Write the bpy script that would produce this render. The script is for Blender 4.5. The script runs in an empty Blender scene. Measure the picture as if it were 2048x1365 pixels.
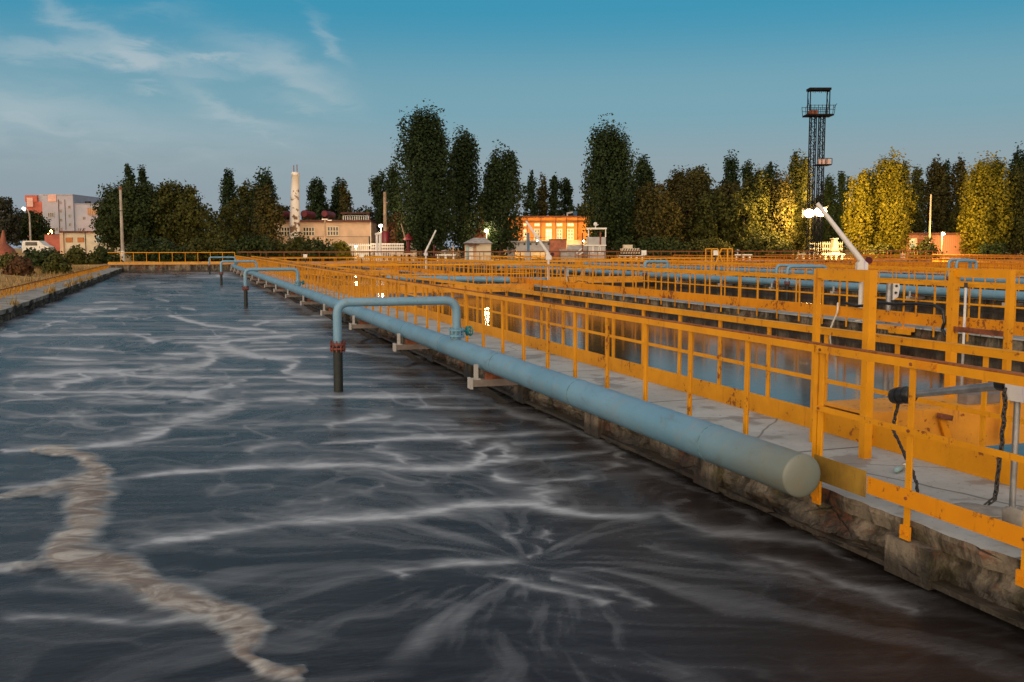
import bpy, math, random
import numpy as np
from mathutils import Vector, Matrix
R = math.radians
rnd = random.Random(7)
rng = np.random.default_rng(11)
scene = bpy.context.scene
COL = scene.collection

# ------------------------------------------------------------------ camera
F = 1991.0                      # focal length in photo pixels (35 mm on 36 mm)
CAMH = 1.775
TH = math.atan(187.5 / F)
PH = math.atan(659.0 * math.cos(TH) / F)
CAM = Vector((0, 0, CAMH))
rv = Vector((math.cos(PH), -math.sin(PH), 0))
fv = Vector((math.sin(PH) * math.cos(TH), math.cos(PH) * math.cos(TH), -math.sin(TH)))
uv = Vector((math.sin(PH) * math.sin(TH), math.cos(PH) * math.sin(TH), math.cos(TH)))
cd = bpy.data.cameras.new('camera'); cam = bpy.data.objects.new('camera', cd); COL.objects.link(cam)
cd.lens = 35.0; cd.sensor_width = 36.0; cd.clip_start = 0.1; cd.clip_end = 4000
cam.location = CAM; cam.rotation_euler = (math.pi / 2 - TH, 0, -PH)
scene.camera = cam

def ray(px, py): return fv * F + rv * (px - 1024) + uv * (682.5 - py)
def onZ(px, py, z):
    d = ray(px, py); return CAM + d * ((z - CAMH) / d.z)
def onX(px, py, x):
    d = ray(px, py); return CAM + d * (x / d.x)
def onY(px, py, y):
    d = ray(px, py); return CAM + d * (y / d.y)
def onD(px, py, D): return CAM + ray(px, py) * (D / F)

# ------------------------------------------------------------------ layout
PER = 10.93                     # one tank + one walkway
EDGE = 4.47                     # near edge of the first walkway
DW = 1.45                       # walkway width
XL = -5.0                       # inner edge of the left bank wall
YN, YF = -8.0, 93.5
ZW = -0.41                      # water level
NDECK = 8
def edge(n): return EDGE + PER * n

def gz(x, y):
    a = min(max((-6.2 - x) / 7.0, 0), 1); a = a * a * (3 - 2 * a) * 0.42
    b = min(max((y - 94.0) / 30.0, 0), 1); b = 0.15 + 0.75 * b * b * (3 - 2 * b) if y > 94 else 0
    return max(a, b) - 0.02

# ------------------------------------------------------------------ node helper
class NT:
    def __init__(s, tree): s.t = tree; s.n = tree.nodes; s.l = tree.links
    def add(s, typ, inp=None, **kw):
        n = s.n.new(typ)
        for k, v in kw.items(): setattr(n, k, v)
        for k, v in (inp or {}).items():
            if isinstance(v, bpy.types.NodeSocket): s.l.new(v, n.inputs[k])
            else: n.inputs[k].default_value = v
        return n
    def math(s, op, a, b=0.0, c=0.0, clamp=False):
        n = s.add('ShaderNodeMath', {0: a, 1: b, 2: c}, operation=op); n.use_clamp = clamp
        return n.outputs[0]
    def mix(s, f, a, b, mode='MIX'):
        n = s.n.new('ShaderNodeMix'); n.data_type = 'RGBA'; n.blend_type = mode
        for i, v in ((0, f), (6, a), (7, b)):
            if isinstance(v, bpy.types.NodeSocket): s.l.new(v, n.inputs[i])
            else: n.inputs[i].default_value = v if i == 0 else ((*v, 1) if len(v) == 3 else v)
        return n.outputs[2]
    def noise(s, vec, scale, detail=4, rough=0.6, dist=0.0):
        return s.add('ShaderNodeTexNoise', {'Vector': vec, 'Scale': scale, 'Detail': detail, 'Roughness': rough, 'Distortion': dist}).outputs[0]
    def ramp(s, f, a, b):       # smooth step a..b -> 0..1
        n = s.add('ShaderNodeMapRange', {0: f, 1: a, 2: b, 3: 0.0, 4: 1.0}, interpolation_type='SMOOTHSTEP'); return n.outputs[0]
    def scale(s, vec, v):
        return s.add('ShaderNodeMapping', {'Vector': vec, 'Scale': v}).outputs[0]
    def pos(s): return s.add('ShaderNodeNewGeometry').outputs['Position']

MATS = {}
def mat(name):
    m = bpy.data.materials.new(name); m.use_nodes = True
    t = NT(m.node_tree); b = t.n['Principled BSDF']; MATS[name] = m
    return m, t, b
def setin(t, b, **kw):
    for k, v in kw.items():
        k = {'color': 'Base Color', 'rough': 'Roughness', 'metal': 'Metallic', 'normal': 'Normal', 'spec': 'Specular IOR Level', 'emit': 'Emission Color', 'estr': 'Emission Strength'}[k]
        if isinstance(v, bpy.types.NodeSocket): t.l.new(v, b.inputs[k])
        elif isinstance(v, tuple) and len(v) == 3: b.inputs[k].default_value = (*v, 1)
        else: b.inputs[k].default_value = v
def bump(t, h, strength=0.3, dist=0.02):
    return t.add('ShaderNodeBump', {'Height': h, 'Strength': strength, 'Distance': dist}).outputs[0]

def plain(name, col, rough=0.7, var=0.15, scale=3.0, metal=0.0):
    m, t, b = mat(name); p = t.pos()
    n = t.noise(p, scale, 5)
    c = t.mix(t.ramp(n, 0.3, 0.7), tuple(x * (1 - var) for x in col), tuple(min(1, x * (1 + var)) for x in col))
    setin(t, b, color=c, rough=rough, metal=metal)
    return m
def painted(name, col, rust=0.62, rough=0.5, dirt=0.25, sc=1.0):
    m, t, b = mat(name); p = t.pos()
    n1 = t.noise(p, 1.3 * sc, 6, 0.65); n2 = t.noise(p, 14 * sc, 6, 0.7); n3 = t.noise(p, 4 * sc, 3)
    c = t.mix(t.ramp(n1, 0.3, 0.75), col, tuple(x * (1 - dirt) for x in col))
    c = t.mix(t.math('MULTIPLY', t.ramp(n3, 0.42, 0.75), 0.45), c, (col[0] * .72, col[1] * .64, col[2] * .8))
    drp = t.noise(t.scale(p, (9, 9, 1.1)), 1.6 * sc, 4, .65); c = t.mix(t.math('MULTIPLY', t.ramp(drp, .60, .70), .55), c, (col[0] * .45, col[1] * .33, col[2] + .01))
    r = t.math('ADD', t.math('MULTIPLY', n1, 0.45), t.math('MULTIPLY', n2, 0.55))
    rf = t.ramp(r, rust - 0.02, rust + 0.03)
    rc = t.mix(n2, (0.10, 0.025, 0.008), (0.32, 0.09, 0.02))
    c = t.mix(rf, c, rc)
    setin(t, b, color=c, spec=.3, rough=t.math('ADD', rough, t.math('MULTIPLY', rf, 0.35)), normal=bump(t, n2, 0.15, 0.01))
    return m

YEL = (0.80, 0.325, 0.004)
painted('yellow_paint', YEL, 0.59)
painted('yellow_paint_rusty', (0.80, 0.29, 0.004), 0.555, sc=.5)
painted('yellow_deck_paint', (0.80, 0.33, 0.03), 0.57, 0.6)
painted('rail_cap', (0.36, 0.12, 0.025), 0.50, 0.7)
painted('brown_rail', (0.22, 0.075, 0.025), 0.55, 0.7)
painted('orange_rail', (0.66, 0.21, 0.012), 0.56)
painted('blue_steel', (0.14, 0.31, 0.42), 0.78, 0.42, 0.2)
painted('white_steel', (0.72, 0.68, 0.64), 0.68, 0.5, 0.2)
painted('maroon_paint', (0.085, 0.006, 0.010), 0.7)
painted('mustard_steel', (0.40, 0.225, 0.03), 0.61, 0.75, 0.55, 2.0)
painted('teal_paint', (0.02, 0.22, 0.24), 0.7)
plain('black_pipe', (0.010, 0.014, 0.012), 0.6, 0.4, 5)
plain('black_plastic', (0.012, 0.012, 0.013), 0.4, 0.3, 9)
plain('grey_steel', (0.33, 0.33, 0.34), 0.35, 0.25, 8, 0.7)
plain('dark_steel', (0.025, 0.022, 0.022), 0.6, 0.4, 6)
plain('rust_metal', (0.20, 0.06, 0.025), 0.85, 0.5, 9)
plain('rusty_flange', (0.15, 0.035, 0.022), 0.75, 0.7, 25)
plain('bank_concrete', (0.25, 0.235, 0.205), 0.92, 0.45, 1.6)
plain('pipe_seam', (0.10, 0.20, 0.25), 0.6, 0.4, 20)
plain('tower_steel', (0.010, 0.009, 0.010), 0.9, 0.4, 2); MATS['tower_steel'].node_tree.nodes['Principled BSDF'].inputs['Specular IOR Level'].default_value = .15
plain('grey_wall', (0.34, 0.355, 0.41), 0.85, 0.08, 0.6)
plain('pink_wall', (0.62, 0.40, 0.33), 0.85, 0.1, 0.8)
plain('red_wall', (0.42, 0.11, 0.07), 0.85, 0.2, 0.8)
plain('cream_wall', (0.60, 0.41, 0.27), 0.9, 0.14, 0.7)
plain('cream_light', (0.60, 0.50, 0.36), 0.9, 0.12, 0.8)
plain('orange_wall', (0.66, 0.27, 0.07), 0.85, 0.15, 0.8)
plain('roof_brown', (0.10, 0.035, 0.025), 0.8, 0.3, 1.2)
plain('roof_grey', (0.30, 0.27, 0.25), 0.8, 0.3, 3)
plain('terracotta', (0.36, 0.12, 0.06), 0.85, 0.3, 2)
plain('shutter_orange', (0.42, 0.14, 0.03), 0.7, 0.2, 2)
plain('white_paint', (0.75, 0.70, 0.62), 0.6, 0.1, 2)
plain('window_dark', (0.03, 0.025, 0.022), 0.15, 0.4, 1.5)
plain('window_teal', (0.25, 0.38, 0.40), 0.2, 0.3, 1.5)
plain('red_tank', (0.17, 0.008, 0.012), 0.5, 0.3, 1)
plain('wood_slat', (0.38, 0.20, 0.07), 0.7, 0.3, 3)
plain('wood_pole', (0.22, 0.15, 0.10), 0.85, 0.3, 3)
plain('concrete_pole', (0.36, 0.30, 0.25), 0.85, 0.2, 2)
plain('bark', (0.07, 0.05, 0.035), 0.9, 0.4, 3)
plain('blue_post', (0.05, 0.14, 0.25), 0.6, 0.2, 3)
plain('grey_panel', (0.40, 0.37, 0.35), 0.7, 0.15, 1.5)
plain('sack_cloth', (0.24, 0.22, 0.19), 0.9, 0.2, 10)
plain('grey_plank', (0.20, 0.16, 0.14), 0.8, 0.2, 8)
plain('tarp_orange', (0.22, 0.065, 0.025), 0.6, 0.2, 3)

# lit chimney: white paint flaking off brown brick
m, t, b = mat('peeling_white'); p = t.pos()
n = t.noise(p, 0.9, 6, 0.6); n2 = t.noise(p, 5, 4)
z = t.add('ShaderNodeSeparateXYZ', {0: p}).outputs[2]
lo = t.math('MULTIPLY', t.ramp(z, 6.0, 1.5), 0.10)
f_ = t.ramp(t.math('ADD', t.math('ADD', t.math('MULTIPLY', n, .8), t.math('MULTIPLY', n2, .2)), lo), 0.545, 0.565)
setin(t, b, color=t.mix(f_, (0.72, 0.66, 0.60), (0.16, 0.09, 0.05)), rough=0.85)
# brick
m, t, b = mat('brick_wall'); p = t.pos()
br = t.add('ShaderNodeTexBrick', {'Vector': t.scale(p, (1, 1, 1)), 'Scale': 3.0, 'Color1': (.40, .14, .07, 1), 'Color2': (.32, .11, .06, 1), 'Mortar': (.36, .26, .2, 1)})
setin(t, b, color=t.mix(t.noise(p, 1, 4), br.outputs[0], (.35, .15, .08)), rough=0.9)

# concrete deck (walked-on screed)
m, t, b = mat('deck_concrete'); p = t.pos()
n = t.noise(p, 0.7, 6, .65); n2 = t.noise(p, 9, 6, .7); n3 = t.noise(p, 60, 3)
c = t.mix(t.ramp(n, .3, .7), (.46, .47, .45), (.32, .325, .31))
c = t.mix(t.math('MULTIPLY', t.ramp(n2, .5, .75), .5), c, (.20, .18, .15))
wv = t.add('ShaderNodeTexVoronoi', {'Vector': t.mix(0.12, p, t.add('ShaderNodeTexNoise', {'Vector': p, 'Scale': 1.5}).outputs[1], 'ADD'), 'Scale': 0.45}, feature='DISTANCE_TO_EDGE').outputs[0]
c = t.mix(t.math('MULTIPLY', t.ramp(wv, .007, .001), .7), c, (.08, .07, .06))
yy = t.add('ShaderNodeSeparateXYZ', {0: p}).outputs[1]
jt = t.math('ABSOLUTE', t.math('SUBTRACT', t.math('FRACT', t.math('ADD', t.math('DIVIDE', yy, 2.95), t.math('MULTIPLY', n2, .008))), .5))
c = t.mix(t.math('MULTIPLY', t.ramp(jt, .009, .003), .8), c, (.07, .06, .05))
pd = t.ramp(t.noise(p, 1.4, 4, .6), .56, .60); c = t.mix(t.math('MULTIPLY', pd, .55), c, (.17, .16, .145))
gr = t.ramp(t.noise(p, 22, 3), .64, .70); c = t.mix(t.math('MULTIPLY', gr, .6), c, (.13, .10, .07))
setin(t, b, color=c, rough=t.math('SUBTRACT', .88, t.math('MULTIPLY', pd, .35)), normal=bump(t, t.math('ADD', n2, t.math('MULTIPLY', n3, .4)), .4, .01))
# stained tank wall concrete: pale faces, moss, brick showing, wet dark foot
m, t, b = mat('wall_concrete'); p = t.pos()
st = t.scale(p, (1, 1, .35))
n = t.noise(st, 2.2, 7, .7, .4); n2 = t.noise(p, 11, 6, .7); n3 = t.noise(st, 6, 5, .7); n4 = t.noise(p, .9, 4)
c = t.mix(t.ramp(n, .40, .60), (.022, .017, .012), (.25, .20, .145))
c = t.mix(t.ramp(n3, .5, .68), c, (.055, .038, .02))
c = t.mix(t.math('MULTIPLY', t.ramp(t.math('ADD', t.math('MULTIPLY', n4, .6), t.math('MULTIPLY', n2, .4)), .52, .60), .75), c, (.17, .06, .03))
c = t.mix(t.math('MULTIPLY', t.ramp(t.noise(p, 3.1, 5), .55, .66), .6), c, (.075, .07, .022))
vc = t.add('ShaderNodeTexVoronoi', {'Vector': t.mix(.10, t.scale(p, (1, 1, 2.6)), t.add('ShaderNodeTexNoise', {'Vector': p, 'Scale': 5.0}).outputs[1], 'ADD'), 'Scale': 1.5}, feature='DISTANCE_TO_EDGE').outputs[0]
ck = t.math('MULTIPLY', t.ramp(vc, .02, .004), t.ramp(n4, .5, .6)); c = t.mix(t.math('MULTIPLY', ck, .7), c, (.012, .009, .006))
c = t.mix(t.math('MULTIPLY', t.ramp(t.noise(p, 30, 5, .7), .55, .66), .5), c, (.06, .045, .03))
drip = t.noise(t.scale(p, (7, 7, .5)), 1.0, 4, .6); c = t.mix(t.math('MULTIPLY', t.ramp(drip, .55, .66), .65), c, (.03, .022, .014))
z = t.add('ShaderNodeSeparateXYZ', {0: p}).outputs[2]
wet = t.ramp(t.math('ADD', z, t.math('MULTIPLY', n2, .10)), -0.14, -0.27)
c = t.mix(t.math('MULTIPLY', wet, .8), c, (.018, .013, .009))
setin(t, b, color=c, rough=t.math('SUBTRACT', .9, t.math('MULTIPLY', wet, .45)), normal=bump(t, t.math('SUBTRACT', t.math('ADD', n, n2), ck), 1.0, .03))
# black mossy bank wall
m, t, b = mat('mossy_concrete'); p = t.pos()
n = t.noise(p, 2.4, 7, .7, .4); n2 = t.noise(p, 9, 6, .7)
c = t.mix(t.ramp(n, .44, .66), (.022, .020, .014), (.15, .13, .10)); c = t.mix(t.math('MULTIPLY', t.ramp(n2, .5, .62), .7), c, (.035, .036, .014))
setin(t, b, color=c, rough=.95, normal=bump(t, t.math('ADD', n, n2), .9, .05))
# pipe paint: blue with chalky patches, weld seams; olive wash at the near end
m, t, b = mat('pipe_blue'); p = t.pos()
n = t.noise(p, 1.1, 5, .6); n2 = t.noise(p, 5, 6, .65); n3 = t.noise(p, 30, 4)
c = t.mix(t.ramp(n, .35, .65), (.125, .262, .375), (.165, .31, .43))
c = t.mix(t.math('MULTIPLY', t.ramp(n2, .52, .62), .45), c, (.20, .27, .31))
c = t.mix(t.math('MULTIPLY', t.ramp(n3, .66, .72), .5), c, (.06, .09, .10))
n4 = t.noise(t.scale(p, (2, .9, 2)), 2.6, 6, .7, .8); c = t.mix(t.math('MULTIPLY', t.ramp(n4, .52, .68), .5), c, (.12, .155, .165))
n5 = t.noise(p, 9, 6, .75); c = t.mix(t.math('MULTIPLY', t.ramp(n5, .66, .70), .8), c, (.13, .06, .03))
sx = t.add('ShaderNodeSeparateXYZ', {0: p})
end = t.math('MULTIPLY', t.ramp(t.math('ADD', sx.outputs[1], t.math('MULTIPLY', n2, 1.2)), 8.4, 5.9), t.ramp(sx.outputs[0], 6, 5.5))
c = t.mix(t.math('MULTIPLY', end, t.math('ADD', .5, t.math('MULTIPLY', n2, .5), clamp=True)), c, t.mix(t.ramp(n, .3, .7), (.20, .135, .03), (.13, .15, .08)))
setin(t, b, color=c, rough=.45, normal=bump(t, n2, .08, .02))
# grass ground
m, t, b = mat('dry_ground'); p = t.pos()
n = t.noise(p, .12, 6, .65); n2 = t.noise(p, 1.8, 6, .7); n3 = t.noise(p, 12, 4)
c = t.mix(t.ramp(n2, .35, .7), (.50, .29, .09), (.30, .17, .05))
c = t.mix(t.math('MULTIPLY', t.ramp(n, .5, .62), .7), c, (.09, .075, .025))
c = t.mix(t.math('MULTIPLY', n3, .4), c, (.42, .26, .10))
setin(t, b, color=c, rough=.95, normal=bump(t, t.math('ADD', n2, n3), .8, .1))
m, t, b = mat('grass_blade')
a = t.add('ShaderNodeAttribute', attribute_name='tint').outputs[2]
setin(t, b, color=t.mix(a, (.12, .08, .025), (.50, .30, .10)), rough=.8)

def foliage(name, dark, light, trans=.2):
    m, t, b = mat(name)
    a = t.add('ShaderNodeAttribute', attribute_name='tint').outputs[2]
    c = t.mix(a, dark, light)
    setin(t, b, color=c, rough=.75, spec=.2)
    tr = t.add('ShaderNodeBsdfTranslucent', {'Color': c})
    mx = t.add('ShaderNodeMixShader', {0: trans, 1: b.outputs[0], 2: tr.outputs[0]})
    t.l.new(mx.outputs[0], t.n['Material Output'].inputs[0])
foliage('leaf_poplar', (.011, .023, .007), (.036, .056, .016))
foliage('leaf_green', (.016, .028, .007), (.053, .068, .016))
foliage('leaf_olive', (.028, .034, .007), (.10, .095, .017))
foliage('leaf_brown', (.030, .029, .007), (.095, .076, .017))
foliage('leaf_grey', (.030, .032, .018), (.075, .070, .045))
foliage('leaf_yellow_lamplit', (.085, .080, .006), (.24, .20, .015), .3)  # yellow of the lamplight is put into this leaf colour
foliage('leaf_rust', (.07, .035, .015), (.16, .075, .03))

# calm water of the neighbouring tanks
m, t, b = mat('calm_water'); p = t.pos()
w1 = t.noise(t.scale(p, (1.0, 2.6, 1)), 2.0, 4, .55); w2 = t.noise(t.scale(p, (1.2, 4, 1)), 9.0, 3, .5)
w3 = t.noise(t.scale(p, (.5, 1.4, 1)), .8, 5, .6)
setin(t, b, color=t.mix(t.ramp(w3, .45, .7), (.035, .022, .014), (.055, .042, .034)), rough=.07,
      normal=bump(t, t.math('ADD', w1, t.math('MULTIPLY', w2, .35)), .10, .02)); b.inputs['IOR'].default_value = 1.33
# aerated water: dark liquor, pale foam, brown scum, from per-vertex pattern
m, t, b = mat('aerated_water'); p = t.pos()
at = t.add('ShaderNodeAttribute', attribute_name='foam')
sp = t.add('ShaderNodeSeparateColor', {0: at.outputs[0]})
fo, sc_, dk = sp.outputs[0], sp.outputs[1], sp.outputs[2]
nn = t.noise(t.scale(p, (2.0, 9.0, 1)), 3.0, 6, .65, .6)
nf = t.noise(t.scale(p, (3.0, 7.0, 1)), 11.0, 4, .6, .4)
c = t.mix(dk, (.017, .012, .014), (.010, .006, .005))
f2 = t.math('MULTIPLY', fo, t.math('ADD', .35, t.math('MULTIPLY', nn, 1.3)), clamp=True)
c = t.mix(f2, c, (.45, .47, .50))
swr = t.noise(t.scale(p, (1, 1.5, 1)), 2.6, 6, .62, 1.5)
s2 = t.math('MULTIPLY', t.ramp(t.math('ADD', sc_, t.math('MULTIPLY', t.math('SUBTRACT', t.math('ADD', t.math('MULTIPLY', nn, .45), t.math('MULTIPLY', swr, .55)), .5), 1.1)), .12, 1.05), t.ramp(sc_, .02, .30))
s2 = t.math('MULTIPLY', s2, t.math('ADD', .45, t.math('MULTIPLY', swr, .85)), clamp=True)
c = t.mix(s2, c, t.mix(t.ramp(sc_, .35, .95), (.46, .47, .47), t.mix(t.ramp(swr, .34, .72), (.235, .18, .145), (.47, .44, .40))))
hh = t.math('ADD', t.math('MULTIPLY', fo, .10), t.math('ADD', t.math('MULTIPLY', sc_, .2), t.math('ADD', t.math('MULTIPLY', nn, .5), t.math('MULTIPLY', nf, .12))))
mxf = t.math('MAXIMUM', f2, s2)
setin(t, b, color=c, rough=t.math('ADD', .24, t.math('MULTIPLY', mxf, .45)), normal=bump(t, hh, .30, .04)); b.inputs['IOR'].default_value = 1.30

def glow(name, col, s):
    m, t, b = mat(name); setin(t, b, color=(.8, .8, .8), emit=col, estr=s); return m
glow('lamp_warm', (1, .70, .36), 90.0)
glow('lamp_white', (1, .84, .62), 9.0)
glow('lamp_orange', (1, .42, .12), 45.0)
glow('window_lit', (1, .72, .35), 1.6)

# ------------------------------------------------------------------ mesh builder
class MB:
    def __init__(s): s.v = []; s.f = []
    def _add(s, vs, fs):
        k = len(s.v); s.v += [tuple(v) for v in vs]; s.f += [tuple(i + k for i in f) for f in fs]; return s
    def box(s, x0, x1, y0, y1, z0, z1):
        return s._add([(x0, y0, z0), (x1, y0, z0), (x1, y1, z0), (x0, y1, z0), (x0, y0, z1), (x1, y0, z1), (x1, y1, z1), (x0, y1, z1)],
                      [(0, 3, 2, 1), (4, 5, 6, 7), (0, 1, 5, 4), (1, 2, 6, 5), (2, 3, 7, 6), (3, 0, 4, 7)])
    def bar(s, a, b, w, h=None, up=(0, 0, 1)):          # square bar between two points
        a = Vector(a); b = Vector(b); h = h or w; d = (b - a).normalized(); u = Vector(up)
        if abs(d.dot(u)) > .95: u = Vector((0, 1, 0))
        sd = d.cross(u).normalized(); u = sd.cross(d).normalized()
        vs = []
        for q in (a, b):
            for sx, sy in ((-1, -1), (1, -1), (1, 1), (-1, 1)): vs.append(q + sd * sx * w / 2 + u * sy * h / 2)
        return s._add(vs, [(0, 3, 2, 1), (4, 5, 6, 7), (0, 1, 5, 4), (1, 2, 6, 5), (2, 3, 7, 6), (3, 0, 4, 7)])
    def tube(s, pts, r, n=12, caps=True):
        pts = [Vector(p) for p in pts]; rs = r if isinstance(r, (list, tuple)) else [r] * len(pts)
        k0 = len(s.v); prev = None; rings = []
        for i, p in enumerate(pts):
            d = (pts[min(i + 1, len(pts) - 1)] - pts[max(i - 1, 0)]).normalized()
            if prev is None:
                u = Vector((0, 0, 1)) if abs(d.z) < .9 else Vector((0, 1, 0)); u = (u - d * u.dot(d)).normalized()
            else: u = (prev - d * prev.dot(d)).normalized()
            prev = u; w = d.cross(u); ring = []
            for j in range(n):
                a = 2 * math.pi * j / n; s.v.append(tuple(p + (u * math.cos(a) + w * math.sin(a)) * rs[i])); ring.append(len(s.v) - 1)
            rings.append(ring)
        for a, b in zip(rings, rings[1:]):
            for j in range(n): s.f.append((a[j], a[(j + 1) % n], b[(j + 1) % n], b[j]))
        if caps:
            for ring, rev in ((rings[0], True), (rings[-1], False)):
                k = len(s.v); s.v += [s.v[i] for i in ring]; f = tuple(range(k, k + n)); s.f.append(f[::-1] if rev else f)
        return s
    def cyl(s, c, r, h, n=16, r2=None): 
        c = Vector(c); return s.tube([c, c + Vector((0, 0, h))], [r, r if r2 is None else r2], n)
    def disc(s, c, ax, r, th, n=16):
        c = Vector(c); ax = Vector(ax).normalized(); return s.tube([c - ax * th / 2, c + ax * th / 2], r, n)
    def torus(s, c, ax, r1, r2, n=20, m=6):
        c = Vector(c); ax = Vector(ax).normalized(); u = ax.orthogonal().normalized(); w = ax.cross(u); k = len(s.v)
        for i in range(n):
            a = 2 * math.pi * i / n; d = u * math.cos(a) + w * math.sin(a)
            for j in range(m):
                q = 2 * math.pi * j / m; s.v.append(tuple(c + d * (r1 + r2 * math.cos(q)) + ax * r2 * math.sin(q)))
        for i in range(n):
            for j in range(m):
                s.f.append((k + i * m + j, k + ((i + 1) % n) * m + j, k + ((i + 1) % n) * m + (j + 1) % m, k + i * m + (j + 1) % m))
        return s
    def sphere(s, c, r, n=10, m=7, sz=(1, 1, 1)):
        k = len(s.v)
        for i in range(m + 1):
            th = math.pi * i / m
            for j in range(n):
                a = 2 * math.pi * j / n
                s.v.append((c[0] + r * sz[0] * math.sin(th) * math.cos(a), c[1] + r * sz[1] * math.sin(th) * math.sin(a), c[2] + r * sz[2] * math.cos(th)))
        for i in range(m):
            for j in range(n): s.f.append((k + i * n + j, k + (i + 1) * n + j, k + (i + 1) * n + (j + 1) % n, k + i * n + (j + 1) % n))
        return s
    def prism(s, poly, y0, y1):                         # polygon in xz extruded along y
        n = len(poly); vs = [(x, y0, z) for x, z in poly] + [(x, y1, z) for x, z in poly]
        return s._add(vs, [tuple(range(n)), tuple(range(2 * n - 1, n - 1, -1))] + [(i, i + n, (i + 1) % n + n, (i + 1) % n) for i in range(n)])
    def mesh(s, name, m, smooth=False):
        me = bpy.data.meshes.new(name); me.from_pydata(s.v, [], s.f); me.materials.append(MATS[m])
        if smooth: me.polygons.foreach_set('use_smooth', [len(p) == 4 for p in s.f])
        me.update(); return me
    def build(s, name, m, parent=None, smooth=False):
        return obj(name, s.mesh(name, m, smooth), parent)

def obj(name, me, parent=None):
    o = bpy.data.objects.new(name, me); COL.objects.link(o)
    if parent: o.parent = parent
    return o
def tag(o, label=None, cat=None, group=None, kind=None):
    if label: o['label'] = label
    if cat: o['category'] = cat
    if group: o['group'] = group
    if kind: o['kind'] = kind
    return o
def thing(name, label, cat, loc=(0, 0, 0), rz=0.0, group=None):
    o = bpy.data.objects.new(name, None); COL.objects.link(o); o.location = loc; o.rotation_euler = (0, 0, rz); o.empty_display_size = .2
    return tag(o, label, cat, group)
def dup(o, parent, loc=None, rz=None):
    c = o.copy(); COL.objects.link(c); c.parent = parent
    if loc is not None: c.location = loc
    if rz is not None: c.rotation_euler = (0, 0, rz)
    for ch in list(o.children): dup(ch, c)
    return c
def bend(pts, r, n=6):                                  # round the corners of a polyline
    pts = [Vector(p) for p in pts]; out = [pts[0]]
    for a, b, c in zip(pts, pts[1:], pts[2:]):
        d1 = (a - b).normalized(); d2 = (c - b).normalized(); p, q = b + d1 * r, b + d2 * r
        for i in range(n + 1):
            t = i / n; out.append(p * (1 - t) ** 2 + b * 2 * t * (1 - t) + q * t ** 2)
    return out + [pts[-1]]

# ------------------------------------------------------------------ value noise (numpy)
_L = rng.random((256, 256))
def vnoise(x, y):
    xi = np.floor(x).astype(int); yi = np.floor(y).astype(int); fx = x - xi; fy = y - yi
    fx = fx * fx * (3 - 2 * fx); fy = fy * fy * (3 - 2 * fy)
    a = _L[xi & 255, yi & 255]; b = _L[(xi + 1) & 255, yi & 255]; c = _L[xi & 255, (yi + 1) & 255]; d = _L[(xi + 1) & 255, (yi + 1) & 255]
    return (a * (1 - fx) + b * fx) * (1 - fy) + (c * (1 - fx) + d * fx) * fy
def fbm(x, y, o=4):
    s = 0; a = .5; tot = 0
    for i in range(o):
        s = s + a * vnoise(x + 17.3 * i, y + 5.1 * i); tot += a; x = x * 2.03; y = y * 2.03; a *= .55
    return s / tot

# ------------------------------------------------------------------ ground
def breaks(a, b, n, p=1.0): return [a + (b - a) * (i / n) ** p for i in range(n + 1)]
xs = [-600, -300, -180, -110, -70] + breaks(-46, -6.25, 40) + breaks(0, 83, 8) + [90, 100, 120, 150, 200, 300, 600]
ys = [-80, -40, -20, YN - .3] + breaks(0, YF + .5, 60) + breaks(YF + 1.5, 150, 36) + [170, 200, 260, 400, 900]
gv = [(x, y, gz(x, y) + (0.05 * (rnd.random() - .5) if -46 < x < -7 else 0)) for y in ys for x in xs]
gf = []
nx = len(xs)
for j in range(len(ys) - 1):
    for i in range(nx - 1):
        if xs[i] >= -6.3 and xs[i + 1] <= 83.1 and ys[j] >= YN - .4 and ys[j + 1] <= YF + .6: continue
        gf.append((j * nx + i, j * nx + i + 1, (j + 1) * nx + i + 1, (j + 1) * nx + i))
me = bpy.data.meshes.new('ground'); me.from_pydata(gv, [], gf); me.materials.append(MATS['dry_ground']); me.update()
tag(obj('ground', me), kind='structure')

# grass on the left bank
def leafmesh(name, C, N, S, tint, m, asp=1.0):
    """quads with centre C, normal N, half size S"""
    n = len(C); ref = rng.normal(size=(n, 3)); T = np.cross(N, ref); T /= np.linalg.norm(T, axis=1)[:, None] + 1e-9; B = np.cross(N, T)
    T *= S[:, None]; B *= (S * asp)[:, None]
    V = np.stack([C - T * .75 - B * .35, C + T * .2 - B, C + T * .9 + B * .2, C - T * .1 + B], 1).reshape(-1, 3)
    me = bpy.data.meshes.new(name); me.vertices.add(4 * n); me.vertices.foreach_set('co', V.astype(np.float32).ravel())
    me.loops.add(4 * n); me.loops.foreach_set('vertex_index', np.arange(4 * n, dtype=np.int32))
    me.polygons.add(n); me.polygons.foreach_set('loop_start', np.arange(0, 4 * n, 4, dtype=np.int32))
    at = me.attributes.new('tint', 'FLOAT', 'POINT'); at.data.foreach_set('value', np.repeat(np.clip(tint, 0, 1), 4).astype(np.float32))
    me.materials.append(MATS[m]); me.update(calc_edges=True); return me
N_ = 26000
gx = -6.5 - 26 * rng.random(N_) ** 1.5; gy = 14 + 80 * rng.random(N_) ** .8
dens = fbm(gx * .25, gy * .25); N2 = 2600; ex = XL - .02 - .22 * rng.random(N2) ** 2; ey = 9 + 60 * rng.random(N2); gx = np.concatenate([gx, ex]); gy = np.concatenate([gy, ey]); dens = np.concatenate([dens, fbm(ey * .9, ey * 0 + 3) - .14]); keep = dens > .40; gx, gy = gx[keep], gy[keep]; n = len(gx)
gzv = np.array([gz(a, b_) for a, b_ in zip(gx, gy)]); hgt = (.10 + .28 * rng.random(n) ** 2)
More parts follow.
